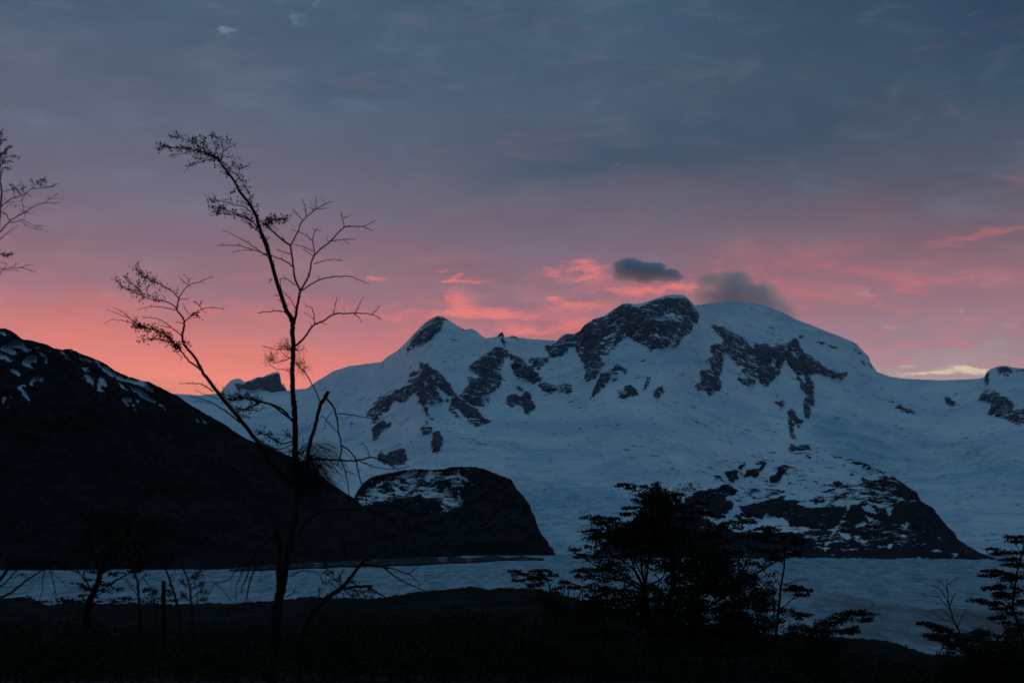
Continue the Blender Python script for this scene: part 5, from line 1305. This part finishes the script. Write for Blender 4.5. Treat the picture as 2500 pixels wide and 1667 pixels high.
for a_ in ([(1955, 330), (2000, 270), (2020, 220)], [(1990, 470), (1900, 380), (1700, 330)], [(1960, 380), (2010, 320)], [(2020, 590), (2080, 560), (2100, 520)]):
    W = T.grow('h', a_, 2.5, 1); T.side_twigs(W, 4, 0.04, 0.0016)
T.finish()
T = Plant('sapling', 'slender upright sapling with small forks just right of the low beech', 'sapling', 8.0, 340, seed=23)
T.leaf_size = 0.015
T.grow('h', [(1620, 1200), (1610, 800), (1600, 600), (1585, 440), (1582, 380), (1555, 290), (1530, 180)], 7.5, 5, 'trunk', dend=8.0)
for a_ in ([(1582, 385), (1640, 330), (1680, 270)], [(1585, 460), (1500, 400), (1440, 340)], [(1580, 360), (1540, 310)], [(1600, 560), (1530, 460), (1480, 400)], [(1640, 330), (1720, 420), (1800, 470)]):
    W = T.grow('h', a_, 3.5, 1.2); T.leafy_limb(W, 6, 0.04, 1.0, 0.5, 1, 0.1)
T.finish()
T = Plant('tree_stump', 'upright snapped trunk standing on the dark moraine at the lower left', 'stump', 13.0, 400, seed=24)
T.grow('h', [(1885, 1100), (1882, 800), (1880, 650), (1878, 500), (1880, 400), (1882, 372)], 13, 10, 'trunk', dend=13.0)
T.grow('h', [(1872, 392), (1868, 366)], 5, 1.5); T.grow('h', [(1888, 392), (1894, 360)], 4, 1.2)
T.finish()
T = Plant('shrub', 'small leafy shrub growing round the snapped trunk at the lower left', 'shrub', 15.0, 380, seed=25)
T.leaf_size = 0.024
T.grow('h', [(1790, 900), (1790, 700), (1770, 600), (1720, 520)], 4, 2, 'trunk', dend=15.0)
for a_ in ([(1790, 660), (1840, 560), (1960, 480)], [(1785, 640), (1690, 560), (1640, 490)], [(1790, 690), (1900, 620), (2000, 580)]):
    T.grow('h', a_, 2, 1)
for x0, x1, y, hh in ((1640, 1780, 490, 22), (1700, 1840, 520, 24), (1900, 1990, 520, 16), (1910, 1980, 465, 14), (1730, 1860, 590, 30), (1900, 2020, 582, 14), (1680, 1720, 460, 8), (1640, 1760, 610, 20)):
    T.plate('h', x0, x1, y, hh, dens=1.1, depth=15.0 + T.rs.normal() * .2)
T.finish()

# ------------------------------------------------------------------ broken dead branchwork right of the trunk
T = Plant('dead_tree', 'snapped dead tree with bare arching branches right of the tall beech', 'tree', 12.0, 770, seed=31)
T.leaf_size = 0.02
T.grow('f', [(380, 1300), (470, 1080), (560, 975), (640, 910), (705, 868)], 14, 11, 'trunk', dend=12.0)
T.grow('f', [(700, 872), (780, 780), (858, 682), (905, 650)], 10, 6, 'trunk')
tw('f', [(862, 686), (930, 698), (1010, 706), (1060, 742), (1120, 790), (1200, 830), (1270, 862), (1345, 892)], 6, 1.8, bare=9, bl=.03)
tw('f', [(1015, 706), (1130, 735), (1200, 758), (1262, 802), (1300, 870)], 4, 1.2, bare=5, bl=.03); tw('f', [(1205, 758), (1250, 722), (1298, 690)], 2, 1, bare=2, bl=.03); tw('f', [(1200, 800), (1260, 802)], 1.5, .9)
tw('f', [(705, 870), (800, 855), (870, 850), (940, 850)], 7.5, 6, bare=8, bl=.02); tw('f', [(900, 852), (1000, 912), (1080, 955), (1165, 985)], 5, 2.6, bare=4, bl=.03); tw('f', [(1080, 930), (1125, 905), (1142, 850)], 1.6, .9, bare=3, bl=.03)
tw('f', [(560, 960), (540, 900), (555, 860)], 4, 1.5, bare=14, bl=.06); tw('f', [(590, 950), (640, 920), (720, 910), (740, 1060), (770, 1290)], 2.4, 1.6, bare=2, bl=.04)
for a_ in ([(705, 860), (660, 800), (580, 740)], [(700, 850), (650, 770), (630, 720)], [(710, 850), (690, 790), (720, 740)], [(690, 870), (620, 830), (570, 820)], [(720, 850), (760, 820), (810, 830)], [(730, 860), (790, 880), (860, 890), (955, 900)], [(720, 870), (760, 910), (800, 930)], [(840, 880), (880, 920), (930, 930)], [(690, 880), (660, 900), (640, 920)], [(800, 870), (830, 910), (800, 925)],
           [(760, 840), (780, 815)], [(880, 885), (930, 880)], [(640, 760), (600, 720), (590, 690)], [(600, 740), (600, 650), (610, 615)]):
    tw('f', a_, 2.2, 1, 15, L=.07, up=.2, dens=1.2)
T.finish()

# ------------------------------------------------------------------ small windswept shrub on the moraine crest
T = Plant('shrub', 'small windswept shrub with flat leafy tiers, left of the big dark shrub', 'shrub', 22.0, 1345, seed=41)
T.leaf_size = 0.034
T.grow('l', [(500, 1300), (470, 1050), (440, 930), (430, 870), (418, 815), (400, 790)], 6, 2, 'trunk', dend=22.0)
for a_ in ([(455, 950), (330, 880), (240, 820), (130, 745)], [(400, 900), (300, 800), (200, 770)], [(430, 860), (400, 790), (370, 740)], [(430, 850), (470, 790)], [(475, 960), (490, 900), (500, 870)], [(400, 900), (280, 850), (180, 805)]):
    T.grow('l', a_, 2.5, 1)
for x0, x1, y, hh in ((125, 200, 742, 8), (150, 280, 760, 14), (290, 420, 735, 14), (300, 400, 760, 16), (420, 492, 765, 14), (160, 250, 808, 14), (230, 350, 800, 20), (300, 380, 790, 20), (260, 350, 840, 22), (370, 450, 800, 16), (470, 520, 862, 12), (460, 500, 885, 14), (340, 400, 830, 20)):
    T.plate('l', x0, x1, y, hh, dens=1.1, depth=22.0 + T.rs.normal() * .15, n=int((x1 - x0) / 9))
T.fill('l', [(260, 860), (360, 850), (470, 930), (560, 1000), (520, 1200), (420, 1100), (360, 1000)], 70, 0.4, 0.8, 0.5)
T.finish()

# ------------------------------------------------------------------ the big dark shrub right of centre
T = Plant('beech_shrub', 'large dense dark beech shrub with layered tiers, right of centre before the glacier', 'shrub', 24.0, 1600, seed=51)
T.leaf_size = 0.040
T.grow('i', [(1150, 1900), (1120, 1500), (1090, 1200), (1070, 1010)], 24, 17, 'trunk', dend=24.0)
T.grow('i', [(1140, 1500), (1300, 1200), (1350, 950), (1330, 700), (1290, 450), (1240, 230), (1200, 60)], 16, 4, 'trunk', dend=24.0)
stems = [[(1060, 1040), (1000, 900), (900, 800), (800, 740), (640, 640), (520, 590)], [(1065, 1020), (1000, 920), (960, 800), (900, 700), (700, 560), (560, 440)], [(1070, 1010), (1045, 850), (1040, 740), (1000, 560), (860, 400), (700, 370)],
         [(1080, 1010), (1100, 860), (1120, 700), (1150, 500), (1130, 300), (1050, 150), (900, 60)], [(1060, 1040), (940, 960), (820, 880), (640, 840), (400, 700)], [(1050, 1060), (900, 980), (700, 940), (400, 870)], [(1060, 1080), (860, 1060), (700, 1080), (420, 1010), (280, 985)],
         [(1060, 1150), (800, 1200), (640, 1180), (480, 1060)], [(1340, 900), (1450, 700), (1560, 500), (1600, 340)], [(1340, 950), (1500, 800), (1640, 640), (1700, 440), (1640, 320)], [(1340, 1000), (1500, 900), (1700, 700), (1850, 560), (1950, 420)],
         [(1330, 1100), (1560, 1000), (1750, 850), (1900, 800)], [(1290, 1180), (1200, 1050), (1210, 960), (1160, 900)], [(1100, 1020), (1220, 960), (1280, 900)], [(1340, 800), (1430, 600), (1450, 400), (1400, 200)], [(1320, 600), (1300, 300), (1380, 150)],
         [(1250, 1300), (1500, 1180), (1750, 1080)], [(1330, 600), (1240, 300), (1180, 60)], [(1080, 1000), (1040, 900), (980, 780), (960, 640)], [(1070, 1020), (1080, 880), (1085, 760)]]
for a_ in stems:
    T.grow('i', a_, 6, 1.6, k=4)
T.grow('i', [(1210, 1500), (1600, 1280), (2000, 1000), (2300, 800), (2500, 720)], 9, 2, dend=24.2); T.grow('i', [(1600, 1280), (1900, 1180), (2300, 1050)], 5, 2); T.grow('i', [(1900, 1060), (2050, 800), (2150, 600)], 5, 2)
T.grow('l', [(1560, 560), (1590, 470), (1610, 400), (1560, 300), (1520, 220)], 3, 1.2); T.grow('l', [(1600, 550), (1700, 450), (1800, 370), (1950, 372)], 3.4, 1.2); T.grow('l', [(1605, 430), (1640, 370), (1690, 350)], 2, 1)
crown = [(940, 75), (1040, 100), (1120, 110), (1190, 50), (1250, 80), (1370, 150), (1395, 200), (1370, 280), (1480, 330), (1560, 350), (1500, 400), (1480, 450), (1640, 490), (1780, 490), (1800, 640), (1900, 700), (1960, 900), (1960, 1100), (1700, 1180), (1560, 1420), (1200, 1400), (1000, 1250), (780, 1220), (640, 1160), (540, 1100), (400, 1030), (480, 1010), (460, 950),
         (560, 940), (560, 880), (560, 850), (640, 830), (580, 800), (500, 760), (600, 760), (760, 750), (860, 700), (900, 680), (800, 600), (660, 640), (560, 560), (540, 480), (600, 470), (580, 400), (700, 370), (830, 380), (900, 385), (920, 330), (1000, 290), (1060, 270), (1080, 200), (1040, 150)]
gp = [[(890, 800), (1090, 790), (1085, 985), (970, 985)], [(1115, 880), (1235, 890), (1225, 990), (1110, 995)], [(1095, 460), (1165, 460), (1170, 560), (1100, 560)], [(1260, 850), (1300, 850), (1300, 950), (1260, 950)], [(1160, 690), (1200, 690), (1200, 740), (1150, 740)],
      [(1640, 1090), (1760, 1090), (1740, 1160), (1640, 1150)], [(1670, 780), (1740, 790), (1730, 840), (1670, 840)], [(1250, 1290), (1330, 1310), (1320, 1350), (1270, 1340)], [(1090, 1280), (1160, 1290), (1150, 1330), (1100, 1330)]]
T.fill('i', crown, 1150, 0.44, 0.9, 0.8, gaps=gp)
T.fill('i', [(1140, 60), (1370, 150), (1390, 300), (1330, 700), (1150, 760), (1060, 600), (900, 420), (1060, 300), (1100, 150), (1000, 90)], 170, 0.5, 0.9, 0.7, gaps=gp)
T.fill('l', [(1500, 570), (1740, 560), (1790, 640), (1900, 610), (2010, 650), (2080, 720), (2100, 830), (2070, 900), (2100, 970), (2060, 1040), (1960, 1030), (1920, 990), (1870, 1000), (1900, 1060), (1970, 1120), (1880, 1170), (1760, 1170), (1650, 1080), (1690, 980), (1570, 910), (1450, 880), (1400, 700)], 480, 0.40, 0.9, 0.7,
       gaps=[[(1630, 740), (1700, 735), (1700, 765), (1640, 775)], [(1560, 910), (1640, 900), (1730, 960), (1680, 1000), (1600, 950)], [(1830, 560), (1870, 600), (1800, 600)], [(1840, 700), (1870, 720), (1850, 760)]])
for v, x0, x1, y, hh in (('i', 780, 960, 52, 10), ('i', 900, 1100, 70, 14), ('i', 1170, 1210, 45, 12), ('i', 980, 1120, 150, 12), ('i', 920, 1000, 200, 10), ('i', 850, 1060, 268, 10), ('i', 820, 1000, 328, 10), ('i', 460, 640, 358, 14), ('i', 560, 860, 372, 16), ('i', 465, 640, 490, 14), ('i', 490, 640, 560, 12), ('i', 515, 600, 640, 14),
                         ('i', 600, 640, 690, 22), ('i', 328, 460, 680, 20), ('i', 400, 640, 730, 20), ('i', 372, 520, 872, 12), ('i', 460, 700, 860, 16), ('i', 265, 430, 985, 10), ('i', 345, 560, 1030, 16), ('i', 410, 600, 930, 16), ('i', 500, 660, 1120, 24), ('i', 1350, 1425, 140, 12), ('i', 1340, 1420, 200, 14), ('i', 1420, 1640, 310, 12), ('i', 1440, 1600, 370, 14), ('i', 1380, 1520, 260, 10),
                         ('l', 1505, 1600, 235, 14), ('l', 1560, 1640, 310, 10), ('l', 1640, 1720, 330, 8), ('l', 1790, 1900, 330, 30), ('l', 1760, 1960, 375, 16), ('l', 1680, 1860, 420, 24), ('l', 1690, 1760, 385, 10), ('l', 1550, 1700, 480, 14), ('l', 1660, 1800, 520, 26), ('l', 1900, 2060, 430, 14), ('l', 1800, 2000, 480, 10), ('l', 1740, 1860, 600, 20)):
    T.plate(v, x0, x1, y, hh, dens=1.0, depth=24.0 + T.rs.normal() * .25, n=max(6, int(abs(x1 - x0) / (14 if v == 'i' else 10))))
T.fill('i', [(500, 1150), (1000, 1200), (1900, 1150), (2300, 1250), (2400, 1700), (100, 1700), (250, 1400)], 900, 0.55, 0.9, 1.1)
T.finish()

# ------------------------------------------------------------------ slim young tree right of it
T = Plant('young_tree', 'slim young beech with separate flat leaf tiers, just right of the big shrub', 'tree', 20.0, 1893, seed=61)
T.leaf_size = 0.032
T.grow('j', [(830, 1700), (845, 1400), (852, 1250), (880, 1000), (898, 800), (925, 640), (940, 480), (935, 380), (910, 270), (860, 180), (780, 150)], 8, 2, 'trunk', dend=20.0)
for a_, w in (([(892, 1030), (960, 980), (1030, 920), (1100, 900), (1180, 860)], 3), ([(1035, 920), (1040, 870)], 2), ([(880, 1060), (930, 1100), (1000, 1150), (980, 1210)], 3), ([(890, 1060), (1000, 1060), (1120, 1080), (1240, 1090)], 3), ([(920, 770), (1000, 750), (1080, 725), (1180, 705)], 2.6),
              ([(900, 800), (860, 730), (800, 670)], 2.6), ([(905, 830), (860, 810), (800, 780)], 2.4), ([(870, 1000), (800, 920), (720, 820)], 4), ([(810, 1260), (760, 1140), (700, 1050), (610, 1000)], 4), ([(880, 1040), (760, 1040), (640, 990)], 3), ([(940, 560), (880, 520), (760, 500)], 3), ([(940, 470), (1020, 430), (1100, 420)], 3),
              ([(930, 390), (1030, 330), (1180, 310)], 3), ([(930, 400), (800, 400), (640, 390)], 3), ([(910, 280), (980, 250), (1050, 260)], 2.6), ([(880, 220), (780, 260), (660, 250)], 2.6), ([(915, 300), (820, 320), (700, 330)], 2.6), ([(1000, 1200), (1080, 1170), (1140, 1130)], 2)):
    T.grow('j', a_, w, 1.1)
for x0, x1, y, hh in ((640, 820, 165, 16), (740, 880, 200, 24), (840, 900, 230, 18), (890, 1060, 255, 24), (980, 1190, 312, 24), (1000, 1120, 335, 12), (700, 900, 300, 30), (620, 860, 250, 20), (620, 930, 400, 34), (700, 860, 420, 20), (980, 1110, 420, 22), (990, 1070, 450, 16), (740, 920, 505, 24), (780, 900, 480, 14), (945, 1240, 820, 24), (980, 1200, 800, 20), (1050, 1200, 870, 24), (950, 1040, 780, 14),
                      (880, 1060, 1050, 34), (1000, 1150, 1080, 44), (1100, 1240, 1090, 14), (1040, 1100, 1120, 20), (890, 930, 1145, 16), (560, 860, 1000, 50), (640, 860, 960, 40), (500, 740, 930, 40), (700, 850, 830, 30)):
    T.plate('j', x0, x1, y, hh, dens=1.1, depth=20.0 + T.rs.normal() * .2, n=max(5, int((x1 - x0) / 15)))
T.finish()

# ------------------------------------------------------------------ low windblown bush
T = Plant('shrub', 'low windblown bush reaching right over the glacier edge beside the slim young tree', 'shrub', 18.0, 1990, seed=71)
T.leaf_size = 0.030
T.grow('j', [(1150, 1700), (1160, 1500), (1200, 1330), (1300, 1230)], 7, 3, 'trunk', dend=18.0)
for a_ in ([(1200, 1330), (1400, 1200), (1560, 1110), (1700, 1070), (1880, 1090)], [(1250, 1290), (1450, 1200), (1700, 1140), (1860, 1172)], [(1260, 1290), (1500, 1260), (1720, 1250)], [(1190, 1340), (1080, 1240), (1000, 1220)]):
    T.grow('j', a_, 3.4, 1)
for x0, x1, y, hh in ((1480, 1700, 1080, 20), (1620, 1800, 1050, 16), (1720, 1905, 1080, 14), (1400, 1640, 1120, 24), (1600, 1860, 1145, 16), (1300, 1560, 1160, 30), (1250, 1500, 1200, 34), (1560, 1730, 1240, 30), (1540, 1720, 1275, 14), (1000, 1300, 1220, 30), (980, 1400, 1260, 30), (1200, 1600, 1260, 30)):
    T.plate('j', x0, x1, y, hh, dens=1.1, depth=18.0 + T.rs.normal() * .2, sgn=1 if x0 > 1290 else None, n=max(6, int((x1 - x0) / 13)))
T.fill('j', [(850, 1290), (1000, 1270), (1500, 1300), (1560, 1300), (1500, 1420), (1500, 1700), (700, 1700)], 300, 0.4, 0.8, 0.7)
T.finish()

# ------------------------------------------------------------------ bare little shrub
T = Plant('bare_shrub', 'bare thin-stemmed shrub without leaves standing before the glacier near the right edge', 'shrub', 20.0, 2370, seed=81)
T.grow('k', [(1720, 1560), (1690, 1330), (1650, 1200), (1600, 1090), (1568, 980), (1558, 880), (1552, 795)], 5, 1.5, 'trunk', dend=20.0)
def tw2(pts, w0, w1, n):
    W = T.grow('k', pts, w0, w1); T.side_twigs(W, n, 0.10, 0.0022, up=0.4)
for pts, n in (([(1568, 985), (1520, 900), (1480, 860), (1395, 832)], 5), ([(1592, 1050), (1540, 980), (1480, 930), (1370, 912)], 5), ([(1605, 1110), (1560, 1060), (1500, 1020), (1400, 1045)], 6), ([(1560, 840), (1600, 805), (1640, 790)], 3), ([(1575, 990), (1600, 930), (1640, 880)], 5), ([(1650, 1200), (1600, 1120), (1520, 1090), (1440, 1030)], 5),
               ([(1556, 900), (1540, 850), (1480, 800)], 3), ([(1630, 1160), (1660, 1080), (1700, 1040)], 4), ([(1690, 1300), (1760, 1180), (1860, 1130)], 6), ([(1700, 1350), (1640, 1230), (1560, 1190)], 5)):
    tw2(pts, 2.4, 0.9, n)
T.finish()

# ------------------------------------------------------------------ tree at the right edge
T = Plant('beech_tree', 'leafy young beech cut by the right edge of the frame', 'tree', 17.0, 2510, seed=91)
T.leaf_size = 0.028
T.grow('k', [(2180, 1700), (2150, 1400), (2110, 1230), (2070, 1100), (2040, 980), (2060, 820), (2100, 640), (2140, 480)], 9, 3, 'trunk', dend=17.0)
for a_ in ([(2070, 1100), (1980, 1020), (1900, 985), (1790, 955), (1722, 950)], [(2045, 960), (1960, 880), (1880, 850), (1830, 862)], [(2050, 880), (2000, 780), (1900, 740), (1800, 770)], [(2080, 720), (2000, 640), (1920, 600), (1855, 566)], [(2110, 620), (2060, 540), (2000, 485)], [(2090, 1160), (2000, 1120), (1890, 1080)], [(2040, 1000), (1960, 940), (1870, 900)]):
    T.grow('k', a_, 2.6, 1)
for x0, x1, y, hh in ((1995, 2140, 485, 14), (2010, 2160, 520, 16), (1850, 1920, 575, 10), (1870, 2000, 605, 14), (1940, 2100, 650, 18), (2000, 2160, 600, 14), (1960, 2140, 690, 16), (1800, 1900, 772, 6), (1808, 1960, 738, 10), (1880, 2060, 765, 16), (1950, 2100, 790, 18), (1818, 1960, 862, 12), (1900, 2060, 850, 18), (1860, 2000, 905, 12), (1900, 2060, 930, 18),
                      (1722, 1850, 952, 8), (1800, 1960, 975, 14), (1880, 2060, 1010, 16), (1960, 2120, 1050, 20), (1870, 1980, 1085, 12), (2000, 2150, 880, 40), (1960, 2140, 1130, 30), (2000, 2160, 980, 40), (2040, 2200, 780, 40), (2000, 2160, 1180, 30)):
    T.plate('k', x0, x1, y, hh, dens=1.1, depth=17.0 + T.rs.normal() * .2, sgn=-1, n=max(7, int((x1 - x0) / 8)))
T.finish()
T = Plant('shrub', 'dark bush with downswept leafy shoots in the lower right corner', 'shrub', 14.0, 2380, seed=95)
T.leaf_size = 0.028
T.grow('k', [(1800, 1700), (1790, 1450), (1760, 1300)], 8, 4, 'trunk', dend=14.0)
for a_ in ([(1770, 1340), (1640, 1230), (1500, 1160), (1358, 1126)], [(1770, 1360), (1620, 1290), (1500, 1240), (1400, 1210)], [(1770, 1340), (1850, 1240), (1990, 1200)], [(1780, 1400), (1600, 1350), (1480, 1330)]):
    T.grow('k', a_, 3.4, 1)
for x0, x1, y, hh in ((1356, 1440, 1126, 6), (1400, 1500, 1145, 10), (1460, 1580, 1175, 14), (1540, 1660, 1215, 18), (1396, 1480, 1212, 8), (1440, 1560, 1235, 12), (1520, 1640, 1275, 20), (1700, 1860, 1200, 20), (1640, 1800, 1240, 24)):
    T.plate('k', x0, x1, y, hh, dens=1.2, depth=14.0 + T.rs.normal() * .15, sgn=-1, n=max(7, int((x1 - x0) / 7)))
T.fill('k', [(1560, 1250), (1700, 1230), (1900, 1200), (2200, 1190), (2250, 1750), (1400, 1750), (1520, 1500), (1500, 1330)], 600, 0.36, 0.8, 0.7)
T.finish()

# ------------------------------------------------------------------ undergrowth on the forest floor
T = Plant('undergrowth', 'x', 'x', 18.0, 1200, seed=99)
T.leaf_size = 0.045
T.leaf_size = 0.035
for k in range(620):
    px = T.rs.uniform(-250, 2750); Y = 15.5 * (80 / 15.5) ** T.rs.uniform(0, 1)
    patch = fbm(np.array([px / 160.0]), np.array([math.log(Y) * 3.0]), 3, 301)[0]
    if patch < 0.47:
        continue
    gz = ground_z(px, Y); b = world(px, 1500, Y); b[2] = gz
    h = T.rs.uniform(0.15, 0.5) * (patch * 3 - 0.9)
    for q in range(6):
        d = unit(np.array([T.rs.normal(), T.rs.normal(), T.rs.uniform(0.2, 1.2)])); L = h * T.rs.uniform(0.7, 1.4)
        T.spray(b - T.base + np.array([T.rs.normal() * .25, T.rs.normal() * .25, h * .2]), d, L, L * .4, 0.5)
cyl = lambda q: float(np.interp(q, cr[:, 0], cr[:, 1]))
T.leaf_size = 0.040
for k in range(430):          # thickets between us and the moraine crest
    px = T.rs.uniform(-120, 1500) if k % 4 else T.rs.uniform(1500, 2620)
    Y = T.rs.uniform(15.5, 34)
    b = world(px, 1500, Y); b[2] = ground_z(px, Y)
    base_py = None
    room = (CAM_H - b[2]) / Y                       # how far below eye level the foot is
    crest = math.tan(math.atan((cyl(px) - CY) / F) - PITCH)
    hmax = (room - crest) * Y - 0.12
    if hmax < 0.12:
        continue
    h = hmax * T.rs.uniform(0.45, 1.0)
    b0 = b - T.base
    for q in range(int(5 + 7 * h)):
        foot = b0 + np.array([T.rs.normal() * .3, T.rs.normal() * .3, h * T.rs.uniform(0.1, 0.8)])
        d = unit(np.array([T.rs.normal(), T.rs.normal() * .6, T.rs.uniform(-0.1, 0.45)])); L = min(0.5, 0.2 + 0.4 * h) * T.rs.uniform(0.6, 1.1)
        T.spray(foot, d, L, L * .45, 0.6)
    for q in range(3):
        T.twigs.add(np.array([b0, b0 + np.array([T.rs.normal() * .1, 0, h * .5]), b0 + np.array([T.rs.normal() * .25, 0, h * .9])]), 0.008, 0.003, 4)
lv = T.leaves.build('undergrowth', m_leaf, None)
lv.location = T.base
tw_ = T.twigs.build('brushwood', m_bark, None); tw_['kind'] = 'stuff'; tw_.location = T.base
lv['label'] = 'dark low undergrowth covering the forest floor'; tw_['label'] = 'thin brushwood stems among the dark undergrowth'
bpy.data.objects.remove(T.root)

# ================================================================== clouds hanging behind the summit
def cloud(name, label, px, py, Y, semi, parts, dens, nscale, thr, col=(0.9, 0.9, 0.93), tilt=0.0, seed=0.0, nk=1.0, aniso=0.45):
    """a vapour body: density is a union of soft ellipsoids (offsets and half sizes in metres) torn by turbulence"""
    m = bpy.data.materials.new(name + '_vapour'); m.use_nodes = True
    t = NT(m.node_tree); t.n.clear()
    tcn = t.n.new('ShaderNodeTexCoord'); P = tcn.outputs['Object']
    f = None
    for (ox, oy, oz, ax, ay, az_) in parts:
        n = t.n.new('ShaderNodeVectorMath'); n.operation = 'MULTIPLY_ADD'
        t.put(n.inputs[0], P); n.inputs[1].default_value = (1 / ax, 1 / ay, 1 / az_); n.inputs[2].default_value = (-ox / ax, -oy / ay, -oz / az_)
        g = t.math('SUBTRACT', 1.0, t.vmath('DOT_PRODUCT', n.outputs[0], n.outputs[0]))
        f = g if f is None else t.math('MAXIMUM', f, g)
    nz = t.noise(t.vmath('ADD', P, (seed, seed * 2, 0.0)), nscale, 5, 0.62, 0.4)
    f = t.math('ADD', f, t.math('MULTIPLY', t.math('SUBTRACT', nz, 0.5), nk * 3.0))
    d = t.math('MULTIPLY', t.sstep(f, thr[0], thr[1]), dens)
    pv_ = t.n.new('ShaderNodeVolumePrincipled'); pv_.inputs['Color'].default_value = (*col, 1.0); t.put(pv_.inputs['Density'], d)
    pv_.inputs['Anisotropy'].default_value = aniso
    out = t.n.new('ShaderNodeOutputMaterial'); t.l.new(pv_.outputs[0], out.inputs['Volume'])
    c = world(px, py, Y)
    a, b, h = semi
    import bmesh
    bm = bmesh.new(); bmesh.ops.create_icosphere(bm, subdivisions=3, radius=1.0)
    for v in bm.verts:
        v.co.x *= a; v.co.y *= b; v.co.z *= h
    me = bpy.data.meshes.new(name); bm.to_mesh(me); bm.free(); me.materials.append(m)
    o = bpy.data.objects.new(name, me); C.objects.link(o); o.location = c; o.rotation_euler = (0, tilt, 0)
    tag(o, label, 'cloud')
    return o


cloud('cloud', 'small dark slate cloud floating above and left of the highest summit', 1575, 660, 17600, (620, 320, 260),
      [(-190, 0, 5, 230, 170, 150), (0, 0, -25, 300, 160, 130), (180, 0, -55, 260, 140, 85), (330, 0, -90, 190, 100, 45)], 0.045, 0.008, (-0.15, 0.6), (0.93, 0.97, 1.0), 0.0, 30.0, 0.85, 0.0)
cloud('cloud', 'soft wind-blown cloud cap wrapping the top of the broad snow dome', 1800, 735, 17800, (900, 420, 620),
      [(-40, 0, 0, 560, 280, 330), (330, 0, -90, 330, 220, 230), (-330, 0, 250, 260, 160, 110), (-60, 0, 250, 300, 180, 160), (520, 0, -170, 260, 150, 150)], 0.020, 0.0042, (-0.35, 1.3), (1.0, 1.0, 1.0), 0.0, 77.0, 0.8)
scene.cycles.volume_bounces = 8
scene.cycles.volume_max_steps = 96

# ================================================================== air
hm = bpy.data.materials.new('haze'); hm.use_nodes = True
ht = NT(hm.node_tree); ht.n.clear()
pv = ht.n.new('ShaderNodeVolumePrincipled'); pv.inputs['Color'].default_value = (0.80, 0.88, 1.0, 1.0); pv.inputs['Density'].default_value = 7e-6
ho = ht.n.new('ShaderNodeOutputMaterial'); ht.l.new(pv.outputs[0], ho.inputs['Volume'])
hx, hy0, hy1, hz0, hz1 = 15600.0, -15600.0, 15700.0, -43.0, 2150.0
hv = [(sx_ * hx, yy_, zz_) for zz_ in (hz0, hz1) for yy_ in (hy0, hy1) for sx_ in (-1, 1)]
hf = [(0, 2, 3, 1), (4, 5, 7, 6), (0, 1, 5, 4), (2, 6, 7, 3), (0, 4, 6, 2), (1, 3, 7, 5)]
stuff(mesh_obj('haze', hv, hf, hm, smooth=False))
